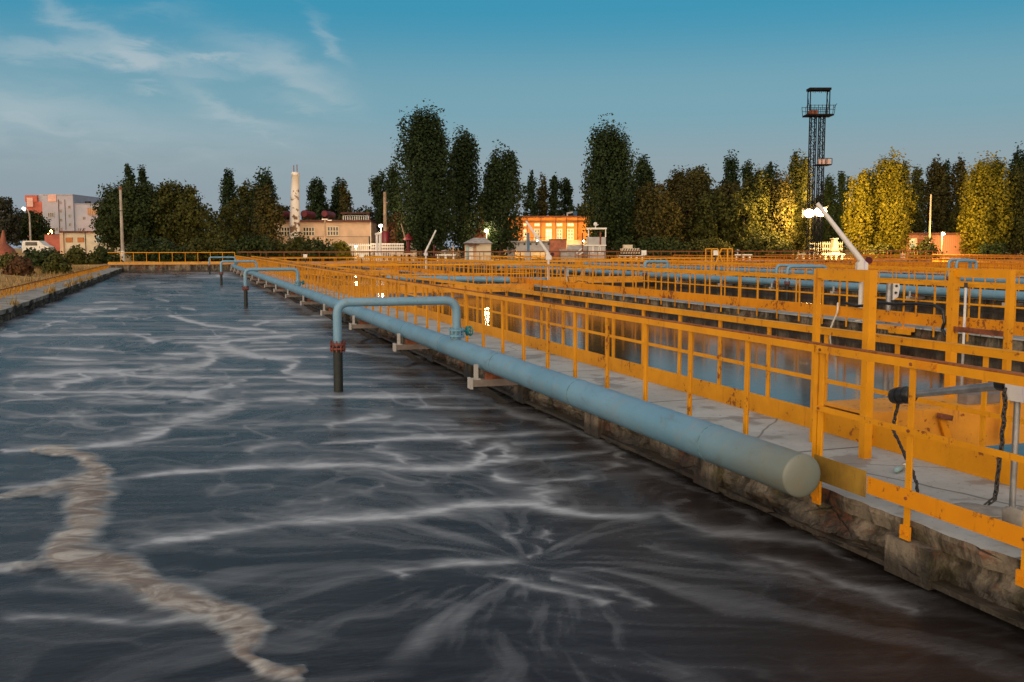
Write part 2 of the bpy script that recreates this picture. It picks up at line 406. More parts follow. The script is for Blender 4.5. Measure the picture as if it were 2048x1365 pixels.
ang = rng.random(n) * 6.283; w = .012 + .02 * rng.random(n); ln = (rng.random((n, 2)) - .5) * hgt[:, None] * .9
V = np.stack([np.stack([gx - np.cos(ang) * w, gy - np.sin(ang) * w, gzv - .03], 1), np.stack([gx + np.cos(ang) * w, gy + np.sin(ang) * w, gzv - .03], 1),
              np.stack([gx + ln[:, 0], gy + ln[:, 1], gzv + hgt], 1)], 1).reshape(-1, 3)
me = bpy.data.meshes.new('grass'); me.from_pydata(V.tolist(), [], [(3 * i, 3 * i + 1, 3 * i + 2) for i in range(n)])
at = me.attributes.new('tint', 'FLOAT', 'POINT'); at.data.foreach_set('value', np.repeat(rng.random(n), 3).astype(np.float32)); me.materials.append(MATS['grass_blade'])
tag(obj('grass', me), 'dry straw coloured grass growing on the bank left of the tank', 'grass', kind='stuff')

# ------------------------------------------------------------------ aerated water
def water_main():
    nc, nr = 760, 760
    X = np.linspace(XL - .3, EDGE + .3, nc); t = np.linspace(0, 1, nr)
    Yv = 3.4 * (YF / 3.4) ** (t ** 1.0)
    Yv = np.concatenate([[YN - .1, -3, 0, 2.5], Yv]); nr = len(Yv)
    GX, GY = np.meshgrid(X, Yv); gx = GX.ravel(); gy = GY.ravel()
    # photo coordinates of each spot of the water, used only to lay the foam lines down where the photo has them
    dx, dy, dz = gx, gy, ZW - CAMH
    D = np.maximum(dx * fv.x + dy * fv.y + dz * fv.z, .5)
    px = 1024 + F * (dx * rv.x + dy * rv.y) / D; py = 682.5 - F * (dx * uv.x + dy * uv.y + dz * uv.z) / D
    foam = np.zeros_like(px); scum = np.zeros_like(px)
    vpr = np.clip(py - 495, 20, 2000)
    wob1 = fbm(gx * .8, np.log(D) * 9, 4) - .5; wob2 = fbm(gx * 2.6 + 40, np.log(D) * 40, 3) - .5
    wy = py + (wob1 * .055 + wob2 * .022) * vpr * .55; wx = px + wob2 * vpr * .18
    wv1 = fbm(gx * 3.5, gy * 3.5, 4) - .5; wv2 = fbm(gx * 3.5 + 31, gy * 3.5 + 8, 4) - .5
    mod = np.clip((fbm(px / 70, py / 11, 4) - .3) * 2.2, 0, 1)
    def stroke(pts, w, amp=1.0, tgt='f', pw=1.3, asym=True):
        nonlocal foam, scum
        pts = [tuple(map(float, p)) for p in pts]
        W = [p[2] if len(p) > 2 else w for p in pts]
        if len(pts) > 2:                                            # resample smoothly
            q = []
            P = [pts[0]] + pts + [pts[-1]]; WW = [W[0]] + W + [W[-1]]
            for i in range(1, len(P) - 2):
                for s in (0, .25, .5, .75):
                    a = [.5 * (2 * P[i][k] + (P[i + 1][k] - P[i - 1][k]) * s + (2 * P[i - 1][k] - 5 * P[i][k] + 4 * P[i + 1][k] - P[i + 2][k]) * s * s + (3 * P[i][k] - P[i - 1][k] - 3 * P[i + 1][k] + P[i + 2][k]) * s ** 3) for k in (0, 1)]
                    q.append((a[0], a[1], WW[i] * (1 - s) + WW[i + 1] * s))
            q.append((P[-2][0], P[-2][1], WW[-2]))
        else: q = [(p[0], p[1], ww) for p, ww in zip(pts, W)]
        mw = max(x[2] for x in q) * 7 + 10
        x0, x1 = min(x[0] for x in q) - mw, max(x[0] for x in q) + mw; y0, y1 = min(x[1] for x in q) - mw, max(x[1] for x in q) + mw
        sel = np.nonzero((px > x0) & (px < x1) & (py > y0) & (py < y1))[0]
        if len(sel) == 0: return
        ax, ay = (wx[sel], wy[sel]) if tgt == 'f' else (px[sel] * .6 + wx[sel] * .4 + wv2[sel] * 22, py[sel] * .7 + wy[sel] * .3 + wv1[sel] * 26); best = np.full(len(sel), 19.0); sgn = np.zeros(len(sel)); tt = np.zeros(len(sel))
        m_ = len(q) - 1
        for i, (a, b_) in enumerate(zip(q, q[1:])):
            vx, vy = b_[0] - a[0], b_[1] - a[1]; L = vx * vx + vy * vy + 1e-6
            s = np.clip(((ax - a[0]) * vx + (ay - a[1]) * vy) / L, 0, 1)
            ex = ax - (a[0] + s * vx); ey = ay - (a[1] + s * vy)
            dd = np.sqrt((ex * (.6 if tgt == 'f' else .95)) ** 2 + ey ** 2) / (a[2] + (b_[2] - a[2]) * s)
            u = dd < best; best[u] = dd[u]; sgn[u] = ey[u]; tt[u] = ((i + s) / m_)[u]
        k = np.exp(-best ** pw)
        if asym: k = np.where(sgn < 0, np.exp(-(best * .75) ** pw), np.exp(-(best * 1.1) ** (pw + .3)))
        fade = np.clip(tt / .06, 0, 1) * np.clip((1 - tt) / .06, 0, 1) if tgt == 'f' else 1
        if tgt == 'f': k = k * (.55 + .75 * mod[sel]) + .22 * np.exp(-(best / 3.0) ** 1.4) * mod[sel]
        k = k * amp * (.25 + .75 * fade)
        if tgt == 'f': foam[sel] = np.maximum(foam[sel], k) * .85 + np.minimum(foam[sel] + k, 1) * .15
        else: scum[sel] = np.maximum(scum[sel], k)
    S = [
     ([(0,903),(83,899),(130,902)],5,.8), ([(137,899),(290,874),(360,845),(414,831),(476,812),(500,803)],9,.95), ([(369,844),(441,827),(485,810),(461,803)],9,.7),
     ([(0,976),(62,977),(130,972)],5,.6), ([(232,965),(310,951),(414,941),(517,935),(621,935),(724,932),(824,941),(932,937),(981,902),(1006,893),(1023,912),(1010,922)],7,.9),
     ([(930,938),(1006,920),(1114,914),(1230,904)],5,.75), ([(965,945),(1015,961),(1064,968),(1097,965),(1163,949),(1250,924)],6,.75), ([(1068,970),(1081,990),(1092,1012)],15,.7),
     ([(240,1100),(290,1090),(372,1079),(497,1057),(579,1046),(700,1038),(824,1032),(907,1021),(990,1011),(1052,1009),(1114,1023),(1197,1032),(1279,1032),(1321,1025),(1354,1038),(1404,1057),(1499,1071),(1640,1086)],10,.95),
     ([(1310,1030),(1346,1011),(1371,999)],7,.5), ([(0,1241),(166,1241),(290,1245),(414,1235)],9,.55), ([(0,1137),(50,1136)],7,.5),
     ([(780,1150),(845,1137),(895,1127),(969,1127),(1040,1126)],7,.55), ([(998,1156),(1064,1172),(1135,1191),(1215,1208)],7,.6), ([(1120,1158),(1155,1168),(1230,1185),(1310,1212)],7,.55),
     ([(1046,1118),(1060,1094)],7,.5), ([(1025,1084),(1036,1060)],6,.45), ([(1090,1088),(1113,1062)],6,.45), ([(1280,1090),(1304,1098),(1499,1131),(1620,1165)],9,.4),
     ([(1500,1108),(1598,1142),(1661,1162),(1770,1196),(1850,1225)],10,.55), ([(1480,1140),(1611,1155)],6,.4), ([(1500,1068),(1621,1084),(1720,1120)],7,.45),
     ([(640,885),(700,883),(803,874),(940,874),(1052,870),(1150,861)],5,.65), ([(925,888),(960,872)],6,.5), ([(1023,889),(1155,884)],4,.5), ([(741,891),(783,908),(816,932)],9,.6),
     ([(1110,845),(1135,852),(1176,874),(1235,903)],9,.42), ([(885,778),(925,787),(975,802),(1030,829),(1110,848)],8,.40), ([(1235,905),(1400,985),(1520,1045)],6,.30),
     ([(0,759),(120,748),(171,745),(239,745),(301,735),(340,731)],5,.75), ([(308,738),(376,735),(417,731),(424,711),(410,697),(478,704),(530,718)],9,.55), 
     ([(530,716),(581,721),(595,728),(578,742),(601,754),(663,755)],6,.75), ([(246,750),(308,755),(513,757),(663,752)],3,.6), ([(0,783),(273,785),(369,789),(444,776),(499,759)],5,.7),
     ([(373,791),(427,798),(470,809)],5,.75), ([(468,805),(547,800),(649,793),(700,795),(850,793),(950,788)],5,.65), ([(79,791),(113,772),(164,759),(171,746)],6,.6), ([(20,803),(72,796)],4,.6),
     ([(0,805),(171,791),(273,793)],2.5,.5), ([(0,834),(239,830),(376,830)],3.5,.5), ([(646,858),(677,848),(700,841),(770,829)],6,.75), ([(0,716),(103,718),(205,721)],4,.5),
     ([(0,673),(137,670),(256,669),(297,677),(318,687)],4,.6), ([(246,669),(311,670)],3,.7), ([(31,670),(44,661),(85,658),(103,646),(130,642)],3,.6), ([(161,622),(191,630),(260,632)],3,.6), ([(164,620),(239,618)],2,.5),
     ([(325,627),(359,637),(403,649),(444,654),(530,661),(560,666)],3,.65), ([(506,651),(533,642)],2.2,.7), ([(530,641),(683,639)],2,.5), ([(342,687),(444,685),(478,680),(632,668)],2.5,.6),
     ([(27,690),(85,697),(171,699),(239,702)],2.5,.5), ([(499,700),(666,695)],2,.5), ([(513,714),(663,714)],2,.45), ([(308,596),(338,603)],3,.55), ([(362,615),(393,620)],2.5,.5),
     ([(560,760),(640,770),(760,772)],4,.4), ([(690,700),(760,712),(860,716)],3,.35), ([(440,690),(470,696)],6,.5), ([(300,838),(400,850),(470,852)],4,.4), ([(480,905),(540,892),(600,884)],8,.4), ([(250,890),(420,878),(470,868)],3,.35),
     ([(620,1000),(720,985),(760,968)],6,.3), ([(830,870),(900,868)],4,.5), ([(1150,925),(1190,945),(1180,965)],5,.35)]
    r2 = random.Random(3)
    for i in range(90):                                             # fine far streaks running across the tank
        y = 548 + 330 * r2.random() ** 1.4; x = r2.uniform(-60, 620 + (y - 548) * .9); L = r2.uniform(50, 190) * (.5 + (y - 500) / 250)
        S.append(([(x, y), (x + L * .5, y + r2.uniform(-3, 3)), (x + L, y + r2.uniform(-5, 5))], r2.uniform(1.0, 2.2) * (.5 + (y - 500) / 180), r2.uniform(.15, .42)))
    for s in S: stroke(s[0], max(s[1] * .72, 2.3), min(1, s[2] * (1.5 if s[0][0][1] < 820 else 1.15)))
    for s in [([(60,902,5),(83,899,7),(150,908,12),(190,930,20),(195,955,28),(178,985,42),(172,1015,44),(172,1045,38),(160,1072,26),(130,1092,26),(120,1115,30),(174,1128,34),(248,1145,34),(300,1172,28),(323,1189,30),(364,1201,34),(414,1216,28),(464,1238,34),(506,1262,30),(490,1290,28),(500,1316,18),(538,1346,12),(600,1352,14)],20,1.0),
              ([(0,999,8),(83,984,14),(150,972,18)],14,.8), ([(0,1136,6),(50,1137,9),(110,1120,16)],10,.7), ([(308,738,4),(376,736,6),(420,725,8),(422,706,8),(440,697,6),(500,708,4)],6,.55), ([(273,786,3),(369,789,5)],4,.5), ([(1100,842,5),(1140,856,8),(1215,893,8),(1250,915,5)],8,.4)]:
        stroke([(q[0], q[1], q[2] * 1.12) for q in s[0]], s[1], s[2], 'g', 2.6, False)
    # background streak noise, drawn out across the tank
    st = fbm(gx * .55, np.log(D) * 34 + gx * .15, 5); st2 = fbm(gx * .35 + 9, np.log(D) * 95, 3)
    foam += (np.clip((st - .51) * 1.3, 0, .4) * .55 + np.clip((st2 - .52), 0, .3) * .8) * np.clip((D - 3) / 14, .10, 1.6)
    uu = gx * .42 + (fbm(gx * .9, gy * .35, 3) - .5) * 1.1; vv = np.log(D) * 8.5 + (fbm(gx * .7 + 20, gy * .3, 3) - .5) * 1.6
    for (f_, off, wd, am) in ((1.0, 0, .014, .50), (2.1, 50, .020, .30), (4.3, 90, .03, .20)):
        q_ = fbm(uu * f_ + off, vv * f_, 3); wdt = wd * (.5 + 1.2 * fbm(uu * f_ * 2 + 7, vv * f_ * 2, 2)); mk = np.clip((fbm(uu * .8 + off, vv * .8 + 3, 2) - .38) * 4, 0, 1)
        vein = np.exp(-(np.abs(q_ - .5) / wdt) ** 1.1) * am * mk * np.clip((D - 2) / 12, .14, 1.2)
        foam = foam + vein * (1 - np.clip(foam, 0, 1) * .6)
    # upwelling boil: streaks radiating from it
    for (cx, cy, rad, am) in ((1050, 1130, 3.4, .34), (620, 812, 1.6, .25)):
        c = onZ(cx, cy, ZW); r = np.hypot(gx - c.x, gy - c.y); th = np.arctan2(gy - c.y, gx - c.x)
        th = th + (fbm(gx * .8 + 5, gy * .8, 3) - .5) * .5; rn = fbm(np.cos(th) * 7 + np.log(r + .35) * 1.6, np.sin(th) * 7 + np.log(r + .35) * 1.6 + 30, 4)
        wgt = np.exp(-(r / rad) ** 2.2) * np.clip(r / .5, .1, 1)
        foam = foam * (1 - .3 * wgt) + wgt * np.clip((rn - .48) * 2.6, 0, 1) * am
    
    # browner, darker colour and thinner foam along the walkway wall
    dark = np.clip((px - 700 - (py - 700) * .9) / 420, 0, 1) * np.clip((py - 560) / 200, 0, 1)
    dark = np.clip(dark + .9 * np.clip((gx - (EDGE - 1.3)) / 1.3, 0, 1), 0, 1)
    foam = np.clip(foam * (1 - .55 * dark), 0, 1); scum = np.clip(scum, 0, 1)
    foam *= np.clip((gy - 2) / 1.5, 0, 1)
    hz = ZW + .003 * foam * np.clip(9 / D, 0, 1) + .022 * scum * (.6 + .8 * fbm(gx * 5, gy * 5, 3)) * np.clip(12 / D, 0, 1)
    V = np.stack([gx, gy, hz], 1)
    idx = np.arange(nr * nc).reshape(nr, nc)
    Q = np.stack([idx[:-1, :-1], idx[:-1, 1:], idx[1:, 1:], idx[1:, :-1]], -1).reshape(-1, 4); nq = len(Q)
    me = bpy.data.meshes.new('water'); me.vertices.add(len(V)); me.vertices.foreach_set('co', V.astype(np.float32).ravel())
    me.loops.add(4 * nq); me.loops.foreach_set('vertex_index', Q.astype(np.int32).ravel())
    me.polygons.add(nq); me.polygons.foreach_set('loop_start', np.arange(0, 4 * nq, 4, dtype=np.int32))
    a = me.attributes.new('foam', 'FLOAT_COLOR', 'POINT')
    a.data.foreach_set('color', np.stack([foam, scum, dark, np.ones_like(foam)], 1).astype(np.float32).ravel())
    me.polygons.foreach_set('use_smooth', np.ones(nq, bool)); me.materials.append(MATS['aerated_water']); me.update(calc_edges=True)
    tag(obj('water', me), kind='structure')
water_main()
for n in range(NDECK - 1):
    tag(MB()._add([(edge(n) + DW - .3, YN, ZW), (edge(n + 1) + .3, YN, ZW), (edge(n + 1) + .3, YF, ZW), (edge(n) + DW - .3, YF, ZW)], [(0, 1, 2, 3)]).build('water', 'calm_water'), kind='structure')

# ------------------------------------------------------------------ tank walls and walkways
ORD = ['first', 'second', 'third', 'fourth', 'fifth', 'sixth', 'seventh', 'eighth', 'ninth', 'tenth', 'eleventh', 'twelfth', 'thirteenth', 'fourteenth', 'fifteenth', 'sixteenth', 'seventeenth', 'eighteenth', 'nineteenth', 'twentieth']
def rough_face(x, sgn, y0, y1, z0, z1, ny, nz, amp, seed):
    """a weathered vertical wall face at x, bulging by up to amp towards sgn"""
    Y = y0 + (y1 - y0) * np.linspace(0, 1, ny) ** 2.0; Z = np.linspace(z0, z1, nz); GY, GZ = np.meshgrid(Y, Z)
    a = fbm(GY * 1.1 + seed, GZ * 2.2, 4); b_ = fbm(GY * 5 + seed, GZ * 9, 4); blk = (vnoise(np.floor(GY / 1.35) * 3.7 + seed, np.floor(GZ / .21) * 7.3 + 2) - .5)
    h = (a - .5) * 1.3 + (b_ - .5) * .9 + blk * .6
    gx = x + sgn * amp * h; m = MB(); m.v = list(zip(gx.ravel().tolist(), GY.ravel().tolist(), GZ.ravel().tolist()))
    for j in range(nz - 1):
        for i in range(ny - 1):
            q = (j * ny + i, j * ny + i + 1, (j + 1) * ny + i + 1, (j + 1) * ny + i); m.f.append(q if sgn > 0 else q[::-1])
    return m
WHERE = ['right of the foaming tank', 'beyond the calm tank', 'under the second blue pipe', 'carrying the third blue pipe', 'fifth', 'sixth', 'seventh', 'eighth']
for n in range(NDECK):
    e = edge(n); lab = ['concrete walkway with cracked grey deck along the foaming tank', 'concrete walkway across the calm tank with rusty toe boards', 'third concrete walkway from the camera behind the thick second blue pipe'][n] if n < 3 else f'distant concrete walkway, {ORD[n]} from the foaming tank'
    w = thing('walkway', lab, 'walkway', group='concrete walkways between the tanks')
    m = MB()
    if n == 0:
        # deck slab with a chipped lip
        ny = 1100; Y = [YN + (YF - YN) * (i / (ny - 1)) ** 1.9 for i in range(ny)]
        for i, y in enumerate(Y):
            ch = .10 * max(0, vnoise(np.array([y * 2.3]), np.array([4.0]))[0] - .5) + .035 * vnoise(np.array([y * 11.]), np.array([9.]))[0]
            m.v += [(e + ch, y, -.015), (e + DW, y, 0), (e + DW, y, -.14), (e + ch * 1.5 - .012, y, -.045 - ch * .3), (e + .03 + ch, y, -.14)]
        ed = MB(); ed.v = list(m.v)
        for i in range(ny - 1):
            k = i * 5; q = k + 5
            for a, b_ in ((0, 1), (1, 2), (2, 4)): m.f.append((k + a, k + b_, q + b_, q + a))
            for a, b_ in ((3, 0), (4, 3)): ed.f.append((k + a, k + b_, q + b_, q + a))
        ed.build('slab_edge', 'wall_concrete', w)
    else: m.box(e, e + DW, YN, YF, -.03, 0)
    m.build('deck_slab', 'deck_concrete', w)
    m = MB()
    if n < 2:
        m = rough_face(e + .07, -1, 2 if n == 0 else 10, YF, -1.2, -.13 if n == 0 else -.032, 1300 if n == 0 else 500, 44 if n == 0 else 26, .13 if n == 0 else .07, n * 31)
        k = MB().box(e + .12, e + DW - .06, YN, YF, -1.6, -.141 if n == 0 else -.032); m._add(k.v, k.f)
    else: m.box(e + .02, e + DW - .02, YN, YF, -1.6, -.031)
    m.build('wall_face', 'wall_concrete', w)
    if n == 0:                                                      # ledge just above the water and pilasters
        l = MB(); y = 5.0
        l.box(e - .03, e + .15, 3, YF, -.37, -.335)
        while y < YF:
            l.box(e - .045, e + .1, y, y + .42, -.39, -.14 - .001); y += 2.65
        l.build('buttress', 'wall_concrete', w)
# left bank wall
w = thing('walkway', 'crumbling concrete bank walkway along the left side of the foaming tank', 'walkway', group='concrete walkways between the tanks')
m = MB(); ny = 420; Y = [YN + (YF - YN) * (i / (ny - 1)) ** 1.4 for i in range(ny)]
for y in Y:
    a = vnoise(np.array([y * .9, y * 4.1]), np.array([3., 8.])); ch = .16 * (a[0] - .4) + .05 * (a[1] - .5)
    m.v += [(XL - ch, y, -.02), (XL - 1.25, y, .0), (XL - 1.25, y, -.4), (XL - ch - .03, y, -.16)]
for i in range(ny - 1):
    k = i * 4; q = k + 4
    for a, b_ in ((3, 0), (0, 1), (1, 2)): m.f.append((q + a, q + b_, k + b_, k + a))
m.build('deck_slab', 'bank_concrete', w)
rough_face(XL - .02, 1, 3, YF, -1.2, -.05, 560, 26, .15, 77).build('wall_face', 'mossy_concrete', w)
# end walls
w = thing('end_wall', 'pale concrete end wall closing the far end of the tanks', 'wall')
MB().box(XL - 1.25, edge(NDECK - 1) + DW, YF, YF + 1.1, -1.5, .30).build('wall_face', 'wall_concrete', w)
MB().box(XL - 1.25, edge(NDECK - 1) + DW, YF - .06, YF + 1.0, .302, .34).build('coping', 'deck_concrete', w)
tag(MB().box(XL - 1.25, edge(NDECK - 1) + DW, YN - .4, YN, -1.5, 0).build('end_wall', 'wall_concrete'), 'concrete end wall behind the camera closing the tanks', 'wall')

# ------------------------------------------------------------------ railings
def lpost(h, foot, s=.055, th=.008, dirx=1):
    """angle-iron post standing at the origin, flanges along +y and dirx*x"""
    m = MB(); m.box(-.002, .002 + th, -s / 2, s / 2, -foot, h)
    x0, x1 = (.01, s) if dirx > 0 else (-s, -.002)
    m.box(x0, x1, s / 2 - th, s / 2, -foot, h); return m
def railing(label, a, b, h=1.0, sp=1.0, mid=None, kick=None, posts='yellow_paint', cap='yellow_paint', kickm='yellow_paint', foot=.0, group='yellow railings along the tanks', off=0.0, side=1, cap2=None, pw=.048, tail=None, z=0.0):
    a = Vector((*a, z)); b = Vector((*b, z)); d = b - a; L = d.length; rz = math.atan2(d.y, d.x) - math.pi / 2    # local +y runs along the railing
    t = thing('railing', label, 'railing', a, rz, group)
    pm = lpost(h - .012, foot, pw, dirx=side).mesh('post', posts)
    n = int((L - off) / sp) + 1
    for i in range(min(n, 99)):
        o = obj('post', pm, t); o.location = (rnd.uniform(-.004, .004), off + i * sp + rnd.uniform(-.02, .02), 0); o.rotation_euler = (rnd.uniform(-.006, .006), rnd.uniform(-.008, .008), 0)
    m = MB(); m.box(-.016, -.008, 0, L, h - .060, h - .004)
    m.build('rail_face', cap, t)
    MB().box(-.016, .055, 0, L, h - .003, h + .006).build('top_rail', cap2 or cap, t)
    if mid: MB().box(-.015, -.007, 0, L, mid - .02, mid + .02).build('mid_rail', posts, t)
    if kick: MB().box(-.014, -.006, 0, L, kick[0], kick[1]).build('toe_board', kickm, t)
    return t
A1 = 6.27
railing('rusty capped yellow railing on the pipe side of the first walkway', (EDGE - .02, A1 + .02), (EDGE - .02, YF - .6), 1.06, .965, cap2='rail_cap', foot=.1)
rA = railing('nearest yellow railing section with middle bar and toe board', (EDGE - .02, 4.0), (EDGE - .02, A1), 1.06, .965, mid=.59, cap2='rail_cap', foot=.12, off=.28)
MB().box(-.014, -.006, .0, 1.64, .085, .205).build('toe_board', 'yellow_paint_rusty', rA)
MB().box(-.013, -.005, 1.66, 2.25, .05, .235).build('toe_board', 'mustard_steel', rA)
fp = MB().box(-.02, -.003, -.045, .045, -.13, -.04)
fp.box(-.03, -.02, -.035, -.015, -.10, -.075); fp.box(-.03, -.02, .015, .035, -.10, -.075); fm = fp.mesh('foot_plate', 'yellow_paint_rusty')
for i in range(3):
    o = obj('foot_plate', fm, rA); o.location = (0, .28 + .965 * i, 0)
railing('yellow railing with deep toe board on far side of the first walkway', (EDGE + 1.37, 3.0), (EDGE + 1.37, YF - .6), 1.0, 1.0, mid=.5, kick=(.0, .20), foot=.05, off=.1)
desc = {1: ('rust streaked yellow railing along the calm tank with deep toe board', 'yellow railing behind the rust streaked one on the second walkway'),
        2: ('yellow railing just in front of the second blue pipe walkway', 'yellow railing just behind the second blue pipe walkway')}
for n in range(1, NDECK):
    y0 = max(edge(n) * .93 - 4, 9); lf, lb = desc.get(n, (f'near side orange railing of the {ORD[n]} walkway from the foaming tank', f'far side orange railing of the {ORD[n]} walkway from the foaming tank'))
    mt = 'yellow_paint' if n < 3 else 'orange_rail'
    railing(lf, (edge(n) - .02, y0), (edge(n) - .02, YF - .6), 1.0, 1.0 if n < 4 else 1.25, mid=.5 if n > 1 else None, kick=(.05, .31), posts=mt, cap=mt, kickm='yellow_paint_rusty', foot=.18 if n == 1 else .05, off=rnd.random() * .8, z=rnd.uniform(-.03, .03))
    railing(lb, (edge(n) + 1.37, y0), (edge(n) + 1.37, YF - .6), 1.0, 1.0 if n < 4 else 1.25, mid=.5, kick=(.0, .2), posts=mt, cap=mt, kickm=mt, off=rnd.random() * .8, z=rnd.uniform(-.03, .03))
railing('yellow railing with deep girder across the far end of the foaming tank', (EDGE, YF - .03), (XL - 1.2, YF - .03), 1.0, 1.07, mid=None, kick=(-.10, .16), z=.34)
railing('thin brown railing running across the far ends of the calm tanks', (edge(NDECK - 1) + DW, YF + .3), (EDGE + .3, YF + .3), 1.0, 1.6, mid=.55, posts='brown_rail', cap='brown_rail', z=.34, kick=(.0, .12), kickm='orange_rail', pw=.05)
railing('second brown railing behind the footbridge across the far tank ends', (edge(NDECK - 1) + DW, YF + 1.05), (EDGE + .3, YF + 1.05), 1.05, 2.1, mid=.55, posts='brown_rail', cap='brown_rail', z=.34, pw=.05)
bm_ = MB().disc((-.019, 0, 0), (1, 0, 0), .011, .012, 6).mesh('bolt', 'rust_metal')
for i in range(3):
    for z_ in (1.025, .59, .145):
        o = obj('bolt', bm_, rA); o.location = (0, .28 + .965 * i, z_)
sp_ = MB().box(-.022, -.0165, -.09, .09, 1.005, 1.052).box(-.026, -.022, -.07, -.05, 1.02, 1.04).box(-.026, -.022, .05, .07, 1.02, 1.04)
sp_.build('splice_plate', 'yellow_paint_rusty', rA).location = (0, 1.1, 0)
# low stake fence on the left bank
t = thing('stake_fence', 'low fence of short yellow stakes under a rusty rail on left bank', 'fence', (XL - 1.1, 12.0, 0))
sm = lpost(.27, .05, .06).mesh('stake', 'yellow_paint')
for i in range(92):
    o = obj('stake', sm, t); o.location = (0, i * .88, 0); o.rotation_euler = (rnd.uniform(-.06, .06), rnd.uniform(-.06, .06), 0)
MB().box(-.02, .03, -1, 81, .272, .305).build('top_rail', 'rail_cap', t)

# ------------------------------------------------------------------ footbridges across the calm tanks
def bridge(label, n, y0, y1, z, girder=.3, rails=True, mats='yellow_deck_paint'):
    x0, x1 = edge(n) + DW - .12, edge(n + 1) + .05
    t = thing('footbridge', label, 'footbridge', (x0, y0, 0), group='yellow footbridges across the tanks')
    L = x1 - x0; w = y1 - y0
    MB().box(0, L, .012, w - .012, z - .03, z).build('deck_plate', mats, t)
    for yy in ((-.0, .01), (w - .01, w)): MB().box(0, L, yy[0], yy[1], z - girder - .04, z - .003).build('girder', mats, t)
    if rails:
        pm = lpost(.95, .1).mesh('post', 'yellow_paint')
        for yy in (0, w):
            k = 0
            while k * .9 < L - .5:
                o = obj('post', pm, t); o.location = (.4 + k * .9, yy, z); k += 1
            MB().box(.2, L - .2, yy - .015, yy - .005, z + .88, z + .95).build('top_rail', 'yellow_paint', t)
            MB().box(.2, L - .2, yy - .013, yy - .006, z + .46, z + .5).build('mid_rail', 'yellow_paint', t)
    return t
NBY0, NBY1 = 7.35, 8.08
bridge('nearest yellow plate footbridge with a grey beam lying on it', 0, NBY0, NBY1, .30, .34, False)
bridge('yellow footbridge across the calm tank beside the leaning lamp mast', 0, 43.6, 44.5, .08)
bridge('yellow footbridge beside the two braced portals behind second walkway', 1, 53.0, 53.9, .08)
bridge('far yellow footbridge across the calm tank near the end wall', 0, 74, 74.9, .08)
bridge('far yellow footbridge in the fourth row of tanks', 2, 62, 62.9, .1)
# braces under the near bridge girder
t = thing('brace', 'yellow angle brace propped under the nearest footbridge girder', 'brace')
MB().bar((6.55, NBY0 - .04, .22), (6.75, NBY0 - .04, -.3), .07, .02, (0, 1, 0)).build('arm', 'yellow_paint_rusty', t); MB().bar((6.49, NBY0 - .06, .25), (6.63, NBY0 - .06, .22), .05, .05).build('head', 'rust_metal', t)
tag(MB().box(-.5, .5, -.06, .06, 0, .09).build('steel_beam', 'grey_plank'), 'dull grey box beam lying on the nearest footbridge plate', 'beam').location = (7.45, NBY0 + .16, .302)
# portals
def portal(label, x, y0, y1, z, h, w0, w1, beam=.085):
    t = thing('portal', label, 'portal', (x, 0, 0), group='yellow gate portals')
    MB().box(-w0 / 2, w0 / 2, y0 - w0 / 2, y0 + w0 / 2, z - .3, h).build('post', 'yellow_paint', t)
    MB().box(-w1 / 2, w1 / 2, y1 - w1 / 2, y1 + w1 / 2, z - .3, h - .005).build('post', 'yellow_paint', t)
    MB().box(-w0 / 2 + .01, -w0 / 2 + .018, y0 + w0 / 2, y1 - w1 / 2, h - beam, h - .01).box(-w0 / 2 + .01, w0 / 2, y0 + w0 / 2, y1 - w1 / 2, h - .009, h).build('beam', 'yellow_paint', t)
    return t
pA = onX(1742, 545, 5.45); pB = onX(1636, 545, 5.45)
portal('tall yellow portal at the entrance of the nearest footbridge', 5.45, pA.y, pB.y, .05, 1.585, .075, .05)
pC = onX(2022, 548, 7.2); pD = onX(1909, 548, 7.2)
tp = portal('yellow portal out on the nearest footbridge above the grey beam', 7.2, pC.y, pD.y, .3, 1.57, .055, .075)
MB().box(-.02, .0, pC.y, pD.y, .95, 1.0).build('cross_bar', 'rust_metal', tp)
# braced portals far off
for px, lab in ((1412, 'braced yellow portal with sloping stay, left one of a distant pair'), (1465, 'braced yellow portal with sloping stay, right one of a distant pair')):
    D = 60.0; p0 = onD(px, 535, D); ztop = onD(px, 497, D).z
    t = thing('portal', lab, 'portal', (p0.x, p0.y, .0), -PH, group='braced portals')
    s = 1 if px < 1440 else -1
    MB().box(-.06, .0, 0, .06, 0, ztop).box(.32 * s - .03, .32 * s + .05, 0, .06, 0, ztop).build('post', 'yellow_paint', t)
    MB().bar((min(0, .7 * s), .03, ztop - .03), (max(0, .7 * s), .03, ztop - .03), .06).build('beam', 'yellow_paint', t)
    MB().bar((.68 * s, .03, ztop - .04), (1.1 * s, .03, ztop - 1.1), .07).build('brace', 'yellow_paint', t)

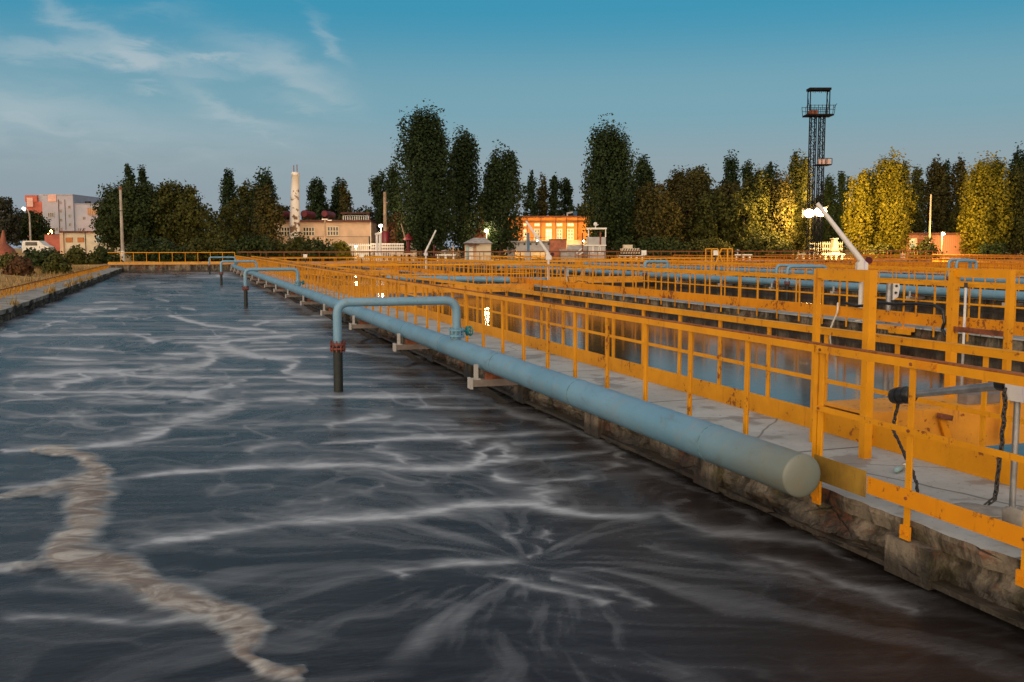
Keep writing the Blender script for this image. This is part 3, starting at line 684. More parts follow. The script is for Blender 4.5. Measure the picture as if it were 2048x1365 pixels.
# ------------------------------------------------------------------ blue air mains and their risers
PR, PZ = .155, .185
def main_pipe(label, x, y0, y1, step):
    t = thing('air_pipe', label, 'pipe', (x, 0, PZ), group='blue air pipes along the walkways')
    ys = breaks(y0, y1, 24); MB().tube([(0, y, 0) for y in ys], PR, 28).build('pipe_body', 'pipe_blue', t, True)
    y = y0 + 1.2; sm_ = MB().tube([(0, -.012, 0), (0, -.006, 0), (0, .006, 0), (0, .012, 0)], [PR - .002, PR + .004, PR + .004, PR - .002], 28, False).mesh('weld_seam', 'pipe_seam', True)
    while y < y1: obj('weld_seam', sm_, t).location = (0, y, 0); y += step
    MB().tube([(0, y0 - PR * .22 * math.sin(a * .1571), 0) for a in range(11)], [max(.004, PR * math.cos(a * .1571)) for a in range(11)], 28).build('dished_end', 'pipe_blue', t, True)
    return t
PX = 4.06
main_pipe('thick blue air pipe along the foaming tank wall nearest the camera', PX, 5.86, YF - 4, 2.9)
main_pipe('second blue air pipe seen through the railings beyond the calm tank', edge(2) - .41, 22, YF - 4, 3.5)
main_pipe('third blue air pipe, slim and far off at the upper right', edge(3) - .41, 33, YF - 4, 3.5)
def flange(m, c, r, th=.03, nb=10, gap=.035):
    c = Vector(c)
    for s in (-1, 1): m.disc(c + Vector((0, 0, s * gap)), (0, 0, 1), r, th, 20)
    for k in range(nb):
        a = 2 * math.pi * k / nb; q = c + Vector((math.cos(a) * r * .87, math.sin(a) * r * .87, -.085)); m.tube([q, q + Vector((0, 0, .17))], .012, 6)
    return m
def riser(label, xw, y, xm, za, r=.067, zf=.28, wheel=True, tw=.0, group='blue riser arches on the main pipe'):
    t = thing('air_riser', label, 'riser pipe', (xw, y, 0), 0, group); L = xm - xw
    MB().tube(bend([(0, 0, zf + .03), (0, 0, za), (L, tw, za), (L, tw, .47)], .19), r, 18).build('arch_pipe', 'pipe_blue', t, True)
    MB().cyl((L, tw, PZ + PR - .06), r + .006, .19, 18).build('branch_pipe', 'pipe_blue', t, True)
    MB().tube([(0, 0, -1.3), (0, 0, zf - .03)], r + .004, 18).build('drop_pipe', 'black_pipe', t, True)
    flange(MB(), (0, 0, zf), r + .052).build('flange', 'rusty_flange', t)
    v = flange(MB(), (L, tw, .435), r + .056, gap=.045).build('valve', 'blue_steel', t)
    v2 = MB().tube([(L + r, tw, .45), (L + r + .1, tw, .46)], .02, 8).tube([(L + r + .09, tw, .46), (L + r + .12, tw, .46)], .075, 14)
    v2.torus((L + r + .15, tw - .02, .46), (1, .25, 0), .07, .012).bar((L + r + .15, tw - .02, .39), (L + r + .15, tw - .02, .53), .012).bar((L + r + .15, tw - .09, .46), (L + r + .15, tw + .05, .46), .012)
    v2.build('handwheel', 'teal_paint', v, True)
    return t
rl = ['nearest blue riser arch over the foaming water with rusty flange', 'second blue riser arch behind the nearest one', 'third blue riser arch far down the foaming tank', 'smallest blue riser arch near the tank end']
for i, (px, py) in enumerate(((677, 783), (492, 614), (443, 571), (419.5, 549))):
    p = onZ(px, py, ZW); riser(rl[i], p.x, p.y, PX, .945 if i == 0 else .96)
p = onD(1626, 560, 42)
riser('blue riser arch behind portal, left of the white lamp mast, rear one', edge(2) - 2.3, p.y + .9, edge(2) - .41, 1.0)
riser('blue riser arch behind portal, left of the white lamp mast, front one', edge(2) - 2.3, p.y + .1, edge(2) - .41, .97)
p = onX(1897, 550, edge(3) - 1.7); riser('blue riser arch at upper right above the third blue pipe', p.x, p.y, edge(3) - .41, 1.15, .075)
p = onX(1912, 550, edge(3) - 1.6); riser('blue riser arch close beside another at the upper right', p.x, p.y, edge(3) - .41, 1.12, .07)
p = onX(1290, 545, edge(2) - 1.8); riser('blue riser arch with wheel between railings left of braced portals', p.x, p.y, edge(2) - .41, .98, .09)
# cross pipe over the calm tank
t = thing('air_pipe', 'blue pipe crossing the calm tank beside the far footbridge', 'pipe', (0, 0, 0), group='blue air pipes along the walkways')
MB().tube([onD(775, 556.5, 56), onD(900, 558, 52.5), onD(1000, 560, 50), onD(1092, 562, 48)], .15, 20).build('pipe_body', 'pipe_blue', t, True)
q = onD(1000, 560, 50); MB().disc(q, rv, .185, .06, 20).build('coupling', 'blue_steel', t)
q1, q2 = onD(820, 557, 54.8), onD(1060, 561, 48.8)
MB().box(q1.x - .06, q1.x + .06, q1.y - .06, q1.y + .06, -1.4, q1.z - .12).box(q2.x - .06, q2.x + .06, q2.y - .06, q2.y + .06, -1.4, q2.z - .12).build('support', 'rust_metal', t)
# brackets carrying the pipes
br0 = None
def bracket(parent):
    MB().box(-.70, .02, -.07, .07, -.155, -.06).build('arm', 'grey_plank', parent)
    MB().box(-.735, -.70, -.085, .085, -.185, -.035).build('end_plate', 'grey_panel', parent)
    MB().box(-.66, -.61, -.03, .03, -.0595, .15).box(-.69, -.58, -.06, .06, -.0596, -.045).build('stop_post', 'grey_panel', parent)
    MB().bar((-.6, 0, -.15), (.08, 0, -.62), .05, .09).build('brace', 'dark_steel', parent)
    MB().box(-.5, -.2, -.05, .05, -.06, PZ - PR + .004).build('saddle', 'rust_metal', parent)
ys_ = [onZ(950, 765, -.1).y + 5.25 * i for i in range(15)]
b0 = None
for i, y in enumerate(ys_):
    lab = f'bracket under the blue pipe by the foaming tank, {ORD[i]} from the camera'
    if b0 is None:
        b0 = thing('pipe_bracket', lab, 'bracket', (EDGE, y, 0), group='brackets under the near blue pipe'); bracket(b0)
    else:
        c = dup(b0, None, (EDGE, y, 0)); c['label'] = lab
for i in range(14):
    c = dup(b0, None, (edge(2), 26 + 4.6 * i, 0)); c['label'] = f'bracket under the second blue pipe beyond the calm tank, {ORD[i]} from the camera'; c['group'] = 'brackets under the second blue pipe'

# ------------------------------------------------------------------ tilting lamp masts
def lamp_mast(label, base, zb, tip, zh=1.36, r=.055, plate=True, redw=True, head=True):
    base = Vector(base); base.z = zb; t = thing('lamp_mast', label, 'lamp mast', base, -PH, 'white tilting lamp masts')
    L = Matrix.Rotation(PH, 3, 'Z') @ (Vector(tip) - base); h = zh - zb
    MB().tube([(0, 0, 0), (0, 0, h - .1)], r, 14).box(-.11, .11, -.09, .09, 0, .025).build('mast', 'white_steel', t, True)
    s = 1 if L.x < 0 else -1
    MB().prism([(-.13, h - .14), (.13, h - .14), (.13, h + .03), (.02 * s, h + .12), (-.05 * s, h + .12), (-.13, h + .03)], -.075, -.06).prism([(-.13, h - .14), (.13, h - .14), (.13, h + .03), (.02 * s, h + .12), (-.05 * s, h + .12), (-.13, h + .03)], .06, .075).box(-.03, .03, -.059, .059, h - .12, h - .06).build('hinge_bracket', 'white_steel', t)
    st = Vector((.1 * s, 0, h - .04)); MB().tube([st, st + (L - st) * .5, L], [.075, .062, .05], 12).build('tilt_arm', 'white_steel', t, True)
    MB().disc((.16 * s, -.02, h + .10), (.3, 1, .1), .085, .10, 14).build('winch_drum', 'maroon_paint', t)
    return t
b_ = onX(1720, 635, edge(1) + .12); D_ = (b_ - CAM).dot(fv)
lamp_mast('white lamp mast with leaning arm next to the tall yellow portal', b_, .0, onD(1634, 407, D_))
b_ = onX(1097, 571, edge(1) + .12); D_ = (b_ - CAM).dot(fv); lamp_mast('white lamp mast leaning left in front of the orange building', b_, 0, onD(1052, 443, D_))
b_ = onX(852, 540, edge(1) + .2); D_ = (b_ - CAM).dot(fv); lamp_mast('thin white lamp mast leaning right before the tallest poplar', b_, 0, onD(872, 461, D_))
# folded mast by the near railing, with black floodlight
tipw = onX(1818, 790, 5.32); hin = onX(2036, 772, 5.32)
t = thing('lamp_mast', 'lowered steel lamp arm with black lamp head by the nearest railing', 'lamp mast', (5.32, hin.y, 0), 0, 'folded lamp masts')
o = Vector((5.32, hin.y, 0)); tl = tipw - o; hl = hin - o
MB().tube([(0, .0, 0), (0, .0, hl.z - .06)], .022, 12).build('mast', 'grey_steel', t, True)
MB().box(-.05, .05, -.1, .06, hl.z - .1, hl.z + .06).build('hinge_bracket', 'white_steel', t)
MB().tube([hl + Vector((0, .06, 0)), tl], [.032, .026], 14).build('tilt_arm', 'grey_steel', t, True)
dd = (tl - hl).normalized()
hm = MB().tube([tl - dd * .04, tl - dd * .03, tl + dd * .17, tl + dd * .18], [.05, .062, .062, .045], 16).tube([tl + dd * .02, tl + dd * .05], .068, 16).tube([tl + dd * .10, tl + dd * .13], .068, 16)
hm.build('lamp_head', 'black_plastic', t, True)
MB().tube([hl + Vector((0, .09, -.0)), hl + Vector((0, .16, 0))], .055, 14).build('coupling', 'black_plastic', t, True); MB().sphere(hl + Vector((0, -.13, -.06)), .05).build('counterweight', 'black_plastic', t, True)
def chain(name, label, pts, r, m, links=True):
    pts = [Vector(p) for p in pts]; q = []
    for a, b in zip(pts, pts[1:]):
        k = max(1, int((b - a).length / .03))
        q += [a + (b - a) * (i / k) for i in range(k)]
    q.append(pts[-1]); q = [p + Vector((rnd.uniform(-.006, .006), rnd.uniform(-.006, .006), 0)) for p in q]
    m_ = MB()
    if links:
        for i, (a, b) in enumerate(zip(q, q[1:])):
            ax = Vector((1, 0, 0)) if i % 2 else Vector((0, 1, 0)); c_ = (a + b) / 2; d = (b - a).normalized(); s = ax.cross(d).normalized()
            m_.tube([c_ + d * .02 + s * .011, c_ + d * .026, c_ + d * .02 - s * .011, c_ - d * .02 - s * .011, c_ - d * .026, c_ - d * .02 + s * .011, c_ + d * .02 + s * .011], r, 5)
    else: m_.tube(q, r, 8)
    return tag(m_.build(name, m, None, True), label, name)
h0 = tipw + dd * .12
chain('chain', 'dark chain hanging from the black lamp head', [h0, h0 + Vector((-.12, -.1, -.25)), onX(1832, 960, 4.75), onX(1838, 1010, 4.6)], .006, 'dark_steel')
chain('chain', 'dark chain hanging at the hinge of the lowered lamp arm', [hin + Vector((-.06, .05, -.03)), hin + Vector((-.08, .03, -.3)), hin + Vector((-.1, .05, -.78)), (5.16, hin.y + .08, .01)], .007, 'dark_steel')
chain('cable', 'loose black cable looping beside the lowered lamp hinge', [hin + Vector((.02, -.1, -.05)), hin + Vector((.1, -.05, -.2)), hin + Vector((.25, .1, -.16)), hin + Vector((.32, .2, .0))], .012, 'black_plastic', False)
# items on the near walkway
def lump(name, label, loc, sz, m, seed, rz=0):
    b_ = MB().sphere((0, 0, 0), 1, 22, 14); r_ = random.Random(seed); v = []
    for x, y, z in b_.v:
        k = 1 + .35 * (float(vnoise(np.array([x * 2 + seed + 9]), np.array([y * 2 + z * 3 + 9]))[0]) - .5) + .14 * (float(vnoise(np.array([x * 7 + 19]), np.array([z * 7 + y * 5 + 19]))[0]) - .5)
        sx = lambda q: math.copysign(abs(q) ** .6, q)
        v.append((sx(x) * sz[0] * k, sx(y) * sz[1] * k, (sx(z) * .5 + .5) * sz[2] * (k if z > 0 else 1)))
    b_.v = v; o = b_.build(name, m, None, True); o.location = loc; o.rotation_euler = (0, 0, rz); return o
p = onZ(2043, 1085, 0.0); tag(lump('sack', 'crumpled pale sack standing on the walkway below the lowered lamp arm', (p.x, p.y, 0), (.08, .11, .2), 'sack_cloth', 4), tag and 'crumpled pale sack standing on the walkway below the lowered lamp arm', 'sack')
p = onZ(1960, 1035, 0.0); tag(lump('rag', 'stained rag lying flat on walkway behind the nearest toe board', (p.x, p.y, 0), (.16, .22, .06), 'sack_cloth', 8, .4), 'stained rag lying flat on walkway behind the nearest toe board', 'rag')
t = thing('bottle', 'small clear bottle lying on the walkway beyond nearest toe board', 'bottle', (*onZ(1800, 935, .03).xy, .022), .6)
MB().tube([(-.11, 0, 0), (-.10, 0, 0), (.06, 0, 0), (.09, 0, 0), (.12, 0, 0)], [.012, .02, .02, .01, .01], 12).build('bottle_body', 'window_teal', t, True); MB().tube([(.12, 0, 0), (.14, 0, 0)], .017, 10).build('cap', 'white_paint', t)
chain('hose', 'black hose draped along the railing beyond the calm tank', [onX(x, y, edge(1) - .1) for x, y in ((1690, 606), (1712, 613), (1735, 611), (1755, 605), (1790, 609), (1830, 608), (1868, 611), (1886, 622), (1889, 645), (1884, 660), (1893, 673), (1908, 676))], .035, 'black_plastic', False)
chain('cable', 'pale cable dangling inside the tall yellow portal', [onX(x, y, edge(1) - .1) for x, y in ((1676, 606), (1675, 625), (1668, 640), (1662, 655), (1660, 672))], .022, 'white_paint', False)
# actuator on the second walkway, white gauge pole
p = onX(1784, 600, edge(1) + .3); t = thing('valve_actuator', 'white valve actuator with grey spindle before the second blue pipe', 'actuator', (p.x, p.y, 0), -PH)
MB().tube([(-.08, 0, 0), (-.08, 0, .95)], .06, 12).build('spindle', 'grey_steel', t, True)
MB().prism([(.0, .55), (.12, .62), (.16, .85), (.12, 1.0), (.0, 1.0)], -.05, .05).build('housing', 'white_steel', t); MB().disc((.06, -.06, .72), (0, 1, 0), .03, .02).disc((.07, -.06, .88), (0, 1, 0), .03, .02).build('port', 'black_plastic', t)
p = onX(1437 / 4 + 1024 - 250, 560, edge(1)); 
p = onX(1133, 555, edge(1) + .1); t = thing('control_box', 'grey control box with hanging cables on the second walkway', 'control box', (p.x, p.y, 0), -PH)
MB().box(-.09, .09, -.06, .06, .55, .98).build('cabinet', 'grey_panel', t); MB().box(-.02, .02, -.02, .02, 0, .55).build('stand', 'grey_steel', t); MB().tube([(.05, -.02, .56), (.1, -.05, .3), (.3, -.05, .25), (.5, -.02, .35), (.9, -.02, .3), (1.0, 0, .0)], .018, 6).build('cable', 'black_plastic', t)
p = onX(1928, 660, edge(1) - .15); t = thing('gauge_pole', 'slim white gauge pole dipping into the calm tank behind the footbridge portal', 'pole', (p.x, p.y, 0))
MB().tube([(0, 0, -1.2), (0, 0, .95)], .028, 10).build('tube', 'white_steel', t, True); MB().tube([(0, 0, .95), (0, 0, 1.05)], .035, 10).build('cap', 'black_plastic', t)
p = onX(1790, 655, edge(1) - .1); t = thing('float_box', 'yellow steel float box hung at the side of second walkway', 'box', (p.x, p.y, 0))
MB().box(-.06, .09, -.55, .55, -.10, .0).build('tray', 'yellow_deck_paint', t); MB().box(-.1, -.061, -.6, .1, -.16, -.05).build('lid', 'yellow_paint', t)
# ------------------------------------------------------------------ trees
def back(px, D):
    """distances are given as at the photo's centre; the far end wall runs obliquely, so things to its right stand farther off"""
    return D + max(0.0, 97.0 / (math.cos(PH) - math.sin(PH) * (px - 1024) / F) - 101.0) if D > 84 else D
def prof(kind, t):
    if kind == 'P':                                                 # poplar plume
        return np.interp(t, [0, .06, .2, .4, .6, .8, .92, 1], [.35, .75, .95, 1, .98, .86, .62, .25])
    return np.sqrt(np.clip(1 - (2 * t - 1) ** 2, 0, 1))
def crown(parts, nl, leaf, seed, mname, kind, name='crown'):
    """parts: plumes or blobs (cx, cy, z0, z1, radius); leaves gathered in clumps all through each of them"""
    r_ = np.random.default_rng(seed); P = np.array(parts, float)
    wgt = P[:, 4] * (P[:, 3] - P[:, 2]); wgt /= wgt.sum(); C = []; Nn = []; T = []
    for (cx, cy, z0, z1, rad), wg in zip(parts, wgt):
        n = max(60, int(nl * wg)); nc = max(14, n // 30)
        t = r_.random(nc) ** (1.0); a = r_.random(nc) * 6.283; q = r_.random(nc) ** .38
        pr = prof(kind, t) * rad * (.80 + .38 * r_.random(nc))
        cc = np.stack([cx + np.cos(a) * pr * q, cy + np.sin(a) * pr * q, z0 + (z1 - z0) * t], 1)
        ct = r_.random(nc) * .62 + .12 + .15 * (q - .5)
        cs = rad * (.13 + .12 * r_.random(nc)) + .10
        k = r_.integers(0, nc, n); g = np.clip(r_.normal(size=(n, 3)), -1.7, 1.7) * cs[k][:, None] * np.array([.8, .8, 1.7 if kind == 'P' else .85])
        p = cc[k] + g
        out = p - np.array([cx, cy, 0]); out[:, 2] = (p[:, 2] - (z0 + z1) / 2) * (.35 if kind == 'P' else 1.0)
        out /= np.linalg.norm(out, axis=1)[:, None] + 1e-6
        nn = out * .75 + g / (np.linalg.norm(g, axis=1)[:, None] + 1e-6) * .45 + r_.normal(size=(n, 3)) * .5; nn /= np.linalg.norm(nn, axis=1)[:, None]
        C.append(p); Nn.append(nn); T.append(ct[k] + r_.normal(size=n) * .14)
    C = np.concatenate(C); Nn = np.concatenate(Nn); T = np.concatenate(T)
    C[:, 2] = np.maximum(C[:, 2], .12)
    S = leaf * (.6 + .7 * r_.random(len(C)))
    return leafmesh(name, C, Nn, S, T, mname, .8)
def trunkmesh(h, r, parts, seed):
    q = random.Random(seed); m = MB(); lean = q.uniform(-.2, .2)
    m.tube([(0, 0, -.4), (0, 0, .2), (lean * .3, 0, h * .35), (lean * .6, 0, h * .7), (lean, 0, h)], [r * 1.5, r * 1.05, r * .85, r * .5, r * .12], 10)
    for cx, cy, z0, z1, rad in parts[:9]:
        zb = max(.5, min(z0 + .15 * (z1 - z0), h * .8) * .75)
        m.tube([(lean * zb / h, 0, zb), (cx * .5, cy * .5, (zb + (z0 + z1) / 2) * .5), (cx, cy, z0 + .65 * (z1 - z0))], [r * .5, r * .3, r * .06], 7)
    return m
def tree(px, ytop, wpx, D, kind, m, label, base=None, dens=1.0, leaf=None, name=None, group='trees behind the tanks', cat='tree', split=None):
    D = back(px, D); p = onD(px, 495, D); z = gz(p.x, p.y); s = D / F; H = (onD(px, ytop, D).z - z) * (.97 if kind != 'B' else .9); W = wpx * s / 2 * (1.17 if kind == 'P' else 1.08)
    seed = int(px * 7 + ytop * 3 + D); q = random.Random(seed); parts = []
    if kind == 'P':
        n = max(3, min(9, int(W * 2.2)))
        parts.append((0, 0, .05 * H, H * .99, W * .72))
        for i in range(n):
            a = 6.283 * i / n + q.uniform(-.4, .4); d = W * q.uniform(.38, .56)
            parts.append((math.cos(a) * d, math.sin(a) * d, H * q.uniform(.05, .16), H * q.uniform(.80, .985), W * q.uniform(.40, .54)))
        for i in range(3):
            a = q.uniform(0, 6.283); d = W * q.uniform(.1, .45); parts.append((math.cos(a) * d, math.sin(a) * d, H * .55, H * q.uniform(.9, 1.0), W * .26))
    elif kind == 'R':
        n = max(10, min(30, int(W * H * .9)))
        parts.append((0, 0, H * .12, H * .88, W * .72))
        for i in range(n):
            a = 6.283 * (i * .618) + q.uniform(-.3, .3); u = -.55 + 1.5 * (i + .5) / n; e = math.sqrt(max(.02, 1 - min(.98, u) ** 2)); rr = W * q.uniform(.26, .40)
            d = (W - rr) * e * q.uniform(.85, 1.05); cz = H * .46 + (H * .54 - rr) * min(1, u) * q.uniform(.9, 1.0); parts.append((math.cos(a) * d, math.sin(a) * d, max(.05, cz - rr), min(H, cz + rr), rr))
    else:                                                           # bush: low mounds right down to the ground
        n = max(6, int(W * 3))
        for i in range(n):
            x = q.uniform(-1, 1); hh = H * math.sqrt(max(.1, 1 - x * x * .8)) * q.uniform(.6, 1); rr = max(.4, H * q.uniform(.35, .6))
            parts.append((x * (W - rr * .5), q.uniform(-.4, .4) * W * .5, -.15 * H, hh, rr))
    lf = leaf or .07 + .00078 * D
    area = sum((b - a) * 2 * r for _, _, a, b, r in parts) * .75
    nl = int(min(60000, max(2500, dens * area / (lf * lf) * 2.7)))
    kindn = name or {'P': 'poplar_tree', 'R': 'tree', 'B': 'bush'}[kind]
    if kind == 'B':
        o = obj(kindn, crown(parts, nl, lf, seed, m, 'R', kindn)); o.location = (p.x, p.y, z); return tag(o, label, 'bush', 'bushes behind the tanks')
    t = thing(kindn, label, cat, (p.x, p.y, z), 0, group)
    obj('crown', crown(parts, nl, lf, seed, m, 'P' if kind == 'P' else 'R'), t)
    trunkmesh(H * .82, max(.12, W * .10), parts, seed).build('trunk', 'bark', t, True)
    return t
G, O, B_, K, Y_ = 'leaf_poplar', 'leaf_olive', 'leaf_brown', 'leaf_green', 'leaf_yellow_lamplit'
T_ = [
 (8, 384, 70, 150, 'R', 'leaf_grey', 'greyish tree cut by the left edge before the apartment block'), (62, 418, 80, 158, 'R', K, 'dark round tree in front of the red end of the apartment block'),
 (262, 329, 30, 140, 'P', G, 'thin poplar tip above the big round tree, taller of two'), (289, 334, 28, 140, 'P', G, 'thin poplar tip above the big round tree, shorter of two'),
 (268, 352, 150, 112, 'R', K, 'big round dark tree behind the concrete pole'), (355, 357, 125, 113, 'R', O, 'olive round tree against the big dark tree'),
 (225, 400, 70, 114, 'R', K, 'low leafy tree beside the cream shed'), (425, 415, 60, 130, 'R', O, 'small olive tree between round tree and poplars'),
 (460, 342, 42, 135, 'P', G, 'twin tipped dark poplar left of the white chimney, leftmost'), (497, 364, 40, 132, 'P', O, 'shorter brownish poplar left of the white chimney'),
 (530, 337, 54, 130, 'P', G, 'tallest poplar left of the white chimney'), (470, 386, 60, 118, 'R', O, 'olive tree at the foot of the twin tipped poplar'),
 (535, 378, 55, 116, 'P', B_, 'brown leaved poplar standing nearest the cream building end'), (566, 402, 50, 140, 'R', K, 'dark tree just left of the chimney behind the cream building'),
 (636, 357, 44, 150, 'P', G, 'broad poplar behind the cream building right of chimney'), (676, 355, 26, 152, 'P', G, 'narrow poplar behind pergola roof, darker of a pair'),
 (690, 359, 26, 149, 'P', B_, 'narrow brownish poplar behind pergola roof'), (655, 405, 110, 160, 'R', K, 'low dark trees behind the cream building roof'), (715, 412, 60, 162, 'R', K, 'low round tree behind the pergola'),
 (758, 338, 42, 128, 'P', G, 'poplar behind the maroon based pole'), (790, 330, 46, 124, 'P', G, 'poplar tucked left of the tallest poplar'), (800, 420, 60, 118, 'R', 'leaf_rust', 'reddish drooping tree behind the maroon based pole'),
 (855, 223, 106, 108, 'P', G, 'tallest broad poplar in the middle of the row'), (928, 258, 72, 114, 'P', G, 'second tallest poplar leaning on the tallest one'),
 (1003, 300, 76, 112, 'P', G, 'rounded poplar left of the orange building'), (975, 380, 50, 120, 'P', K, 'small poplar between two tall ones above the kiosk'),
 (1062, 345, 30, 145, 'P', G, 'first thin poplar behind the orange building'), (1084, 350, 30, 147, 'P', B_, 'brownish thin poplar behind the orange building'),
 (1110, 349, 30, 146, 'P', G, 'third thin poplar behind the orange building'), (1135, 351, 28, 148, 'P', G, 'fourth thin poplar behind the orange building'), (1165, 398, 50, 160, 'R', O, 'low olive tree behind the orange building roof'),
 (1217, 251, 98, 112, 'P', G, 'tall dark poplar right of the orange building'), (1285, 316, 52, 122, 'P', G, 'shorter poplar leaning on the tall dark one'),
 (1300, 352, 90, 110, 'R', B_, 'brown spreading tree right of the tall dark poplar'), (1385, 322, 100, 122, 'R', O, 'broad olive tree in the middle of the right hand row'),
 (1372, 345, 90, 116, 'P', B_, 'brown poplar in front of the broad olive tree'), (1425, 372, 90, 112, 'R', O, 'olive tree behind the braced portals'),
 (1460, 304, 42, 130, 'P', G, 'pointed dark poplar above the braced portals'), (1494, 318, 34, 134, 'P', G, 'small dark poplar tip right of the pointed one'), (1540, 325, 40, 136, 'P', G, 'dark poplar tip left of the lattice tower'),
 (1515, 333, 36, 138, 'P', G, 'blunt dark poplar tip between two pointed ones'),
 (1508, 348, 80, 110, 'P', O, 'olive poplar lit from the tower lamps'), (1555, 352, 60, 108, 'P', B_, 'brown poplar close left of the tower lamps'), (1595, 300, 62, 113, 'P', O, 'tall olive poplar touching the lattice tower'),
 (1335, 380, 70, 112, 'R', B_, 'brown tree filling the gap before the broad olive tree'),
 (1340, 352, 80, 118, 'R', O, 'olive tree in the continuous wall of trees, left of the widest one'), (1445, 356, 90, 114, 'R', B_, 'brown rounded tree right of the widest olive one'), (1485, 372, 80, 109, 'R', O, 'golden olive tree hanging low before the olive poplar'), (1580, 385, 80, 109, 'R', O, 'golden olive tree close left of the tower foot'), (1265, 400, 70, 111, 'R', K, 'dark low tree at the foot of the tall dark poplar'), (1810, 392, 80, 118, 'R', O, 'olive tree over the left end of the brick hut'), (1925, 398, 70, 116, 'R', O, 'olive tree over the right end of the brick hut'),
 (1655, 350, 34, 135, 'P', G, 'poplar right behind the lattice tower, left of a pair'), (1682, 343, 32, 134, 'P', G, 'poplar right behind the lattice tower, right of a pair'),
 (1718, 337, 52, 113, 'P', Y_, 'bright yellow lit poplar right of the leaning lamp mast'), (1783, 310, 74, 112, 'P', Y_, 'tall poplar with a bright yellow left edge'),
 (1828, 330, 36, 124, 'P', O, 'narrow olive poplar behind the brick hut'), (1866, 317, 46, 126, 'P', B_, 'brown poplar behind the hut lamp'), (1912, 314, 42, 125, 'P', B_, 'tall brown poplar right of the hut lamp'),
 (1885, 325, 36, 150, 'P', G, 'dark poplar seen between two brown ones'), (1965, 322, 88, 108, 'P', Y_, 'broad golden poplar right of the hut'), (2030, 338, 70, 107, 'P', O, 'olive poplar cut by the right edge'),
 (2035, 290, 44, 150, 'P', G, 'dark distant poplar at the right edge'), (1985, 318, 40, 150, 'P', G, 'distant dark poplar behind the golden one'), (1745, 345, 40, 150, 'P', G, 'distant dark poplar between the yellow lit pair'),
 (1640, 380, 60, 150, 'R', K, 'low dark tree behind the tower legs'), (1950, 330, 36, 150, 'P', G, 'distant dark poplar left of the golden one'),
]
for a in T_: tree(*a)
far = []
for i, px in enumerate(range(380, 2080, 36)):                       # wood closing the horizon far behind
    far.append((px + rnd.uniform(-8, 8), rnd.uniform(418, 440) if px < 1230 else rnd.uniform(385, 410)))
C_ = []
for px, yt in far:
    D = 200; p = onD(px, 495, D); z = gz(p.x, p.y); H = onD(px, yt, D).z - z; C_.append((p.x, p.y, z, z + H, H * .42))
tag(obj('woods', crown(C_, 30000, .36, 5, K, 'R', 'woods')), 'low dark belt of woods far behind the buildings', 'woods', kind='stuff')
for px, yt, w, D, m, lab in [
 (78, 492, 74, 72, K, 'dark bush on the left bank, biggest one'), (112, 504, 40, 64, O, 'low olive bush on the left bank right of the biggest one'), (20, 505, 36, 66, O, 'small olive bush on the left bank left of the biggest one'),
 (160, 491, 70, 92, O, 'bush in front of the cream shed, left one'), (210, 492, 44, 94, K, 'bush in front of the cream shed, right one'), (36, 516, 44, 58, 'leaf_rust', 'reddish weeds at the foot of the biggest bank bush'),
 (300, 470, 90, 100, K, 'dark undergrowth bush below the big round tree'), (380, 468, 80, 100, O, 'olive bush right of the big round tree'), (440, 452, 80, 102, O, 'tall olive bush beyond the tank end, left of the poplar foot'),
 (500, 456, 80, 101, K, 'dark bush beyond the tank end under the brown poplar'), (555, 470, 60, 103, O, 'olive bush at the left end of the cream building'), (592, 462, 52, 104, O, 'bush at the foot of the white chimney'),
 (635, 470, 60, 104, K, 'dark rounded bush under the cream building windows'), (672, 477, 50, 106, Y_, 'yellowish bush behind the white picket fence'), (345, 478, 60, 98, K, 'low dark bush behind the concrete pole'),
 (1320, 455, 110, 107, K, 'dark bush under the brown spreading tree'), (1420, 462, 100, 106, O, 'olive bush behind the braced portals'), (1530, 455, 100, 105, O, 'olive bush left of the tower foot'),
 (1760, 480, 50, 106, O, 'small bush between the yellow lit poplars'), (1985, 478, 80, 104, K, 'dark bush under the golden poplar'), (1245, 470, 40, 108, K, 'dark bush right of the grey control cabin'), (1855, 470, 60, 103, O, 'bush before the brick hut')]:
    tree(px, yt, w, D, 'B', m, lab)

# ------------------------------------------------------------------ background buildings, built in metres on a frame facing the tanks
class Site:
    def __init__(s, name, label, cat, px, D, group=None, rz=0):
        D = back(px, D); p = onD(px, 495, D); s.D = D; s.px = px; s.k = D / F; s.z = gz(p.x, p.y)
        s.o = thing(name, label, cat, (p.x, p.y, s.z - .05), -PH + rz, group)
    def X(s, px): return (px - s.px) * s.k
    def Z(s, py): return onD(s.px, py, s.D).z - s.z + .05
    def box(s, part, m, x0, x1, y0, y1, d0=0, d1=4, parent=None):
        """part from photo extents x0..x1, y0 (top)..y1 (None: ground), depth d0..d1 metres behind the front"""
        return MB().box(s.X(x0), s.X(x1), d0, d1, -.3 if y1 is None else s.Z(y1), s.Z(y0)).build(part, m, parent or s.o)
    def window(s, x0, x1, y0, y1, nx, ny, glass='window_dark', frame='white_paint', d=0, fw=.06):
        g = MB().box(s.X(x0), s.X(x1), d - .03, d - .012, s.Z(y1), s.Z(y0)).build('window', glass, s.o); m = MB(); X0, X1, Z0, Z1 = s.X(x0), s.X(x1), s.Z(y1), s.Z(y0)
        for i in range(nx + 1): x = X0 + (X1 - X0) * i / nx; m.box(x - fw, x + fw, d - .075, d - .031, Z0 - fw, Z1 + fw)
        for j in range(ny + 1): z = Z0 + (Z1 - Z0) * j / ny; m.box(X0, X1, d - .07, d - .032, z - fw, z + fw)
        m.build('frame', frame, g); return g
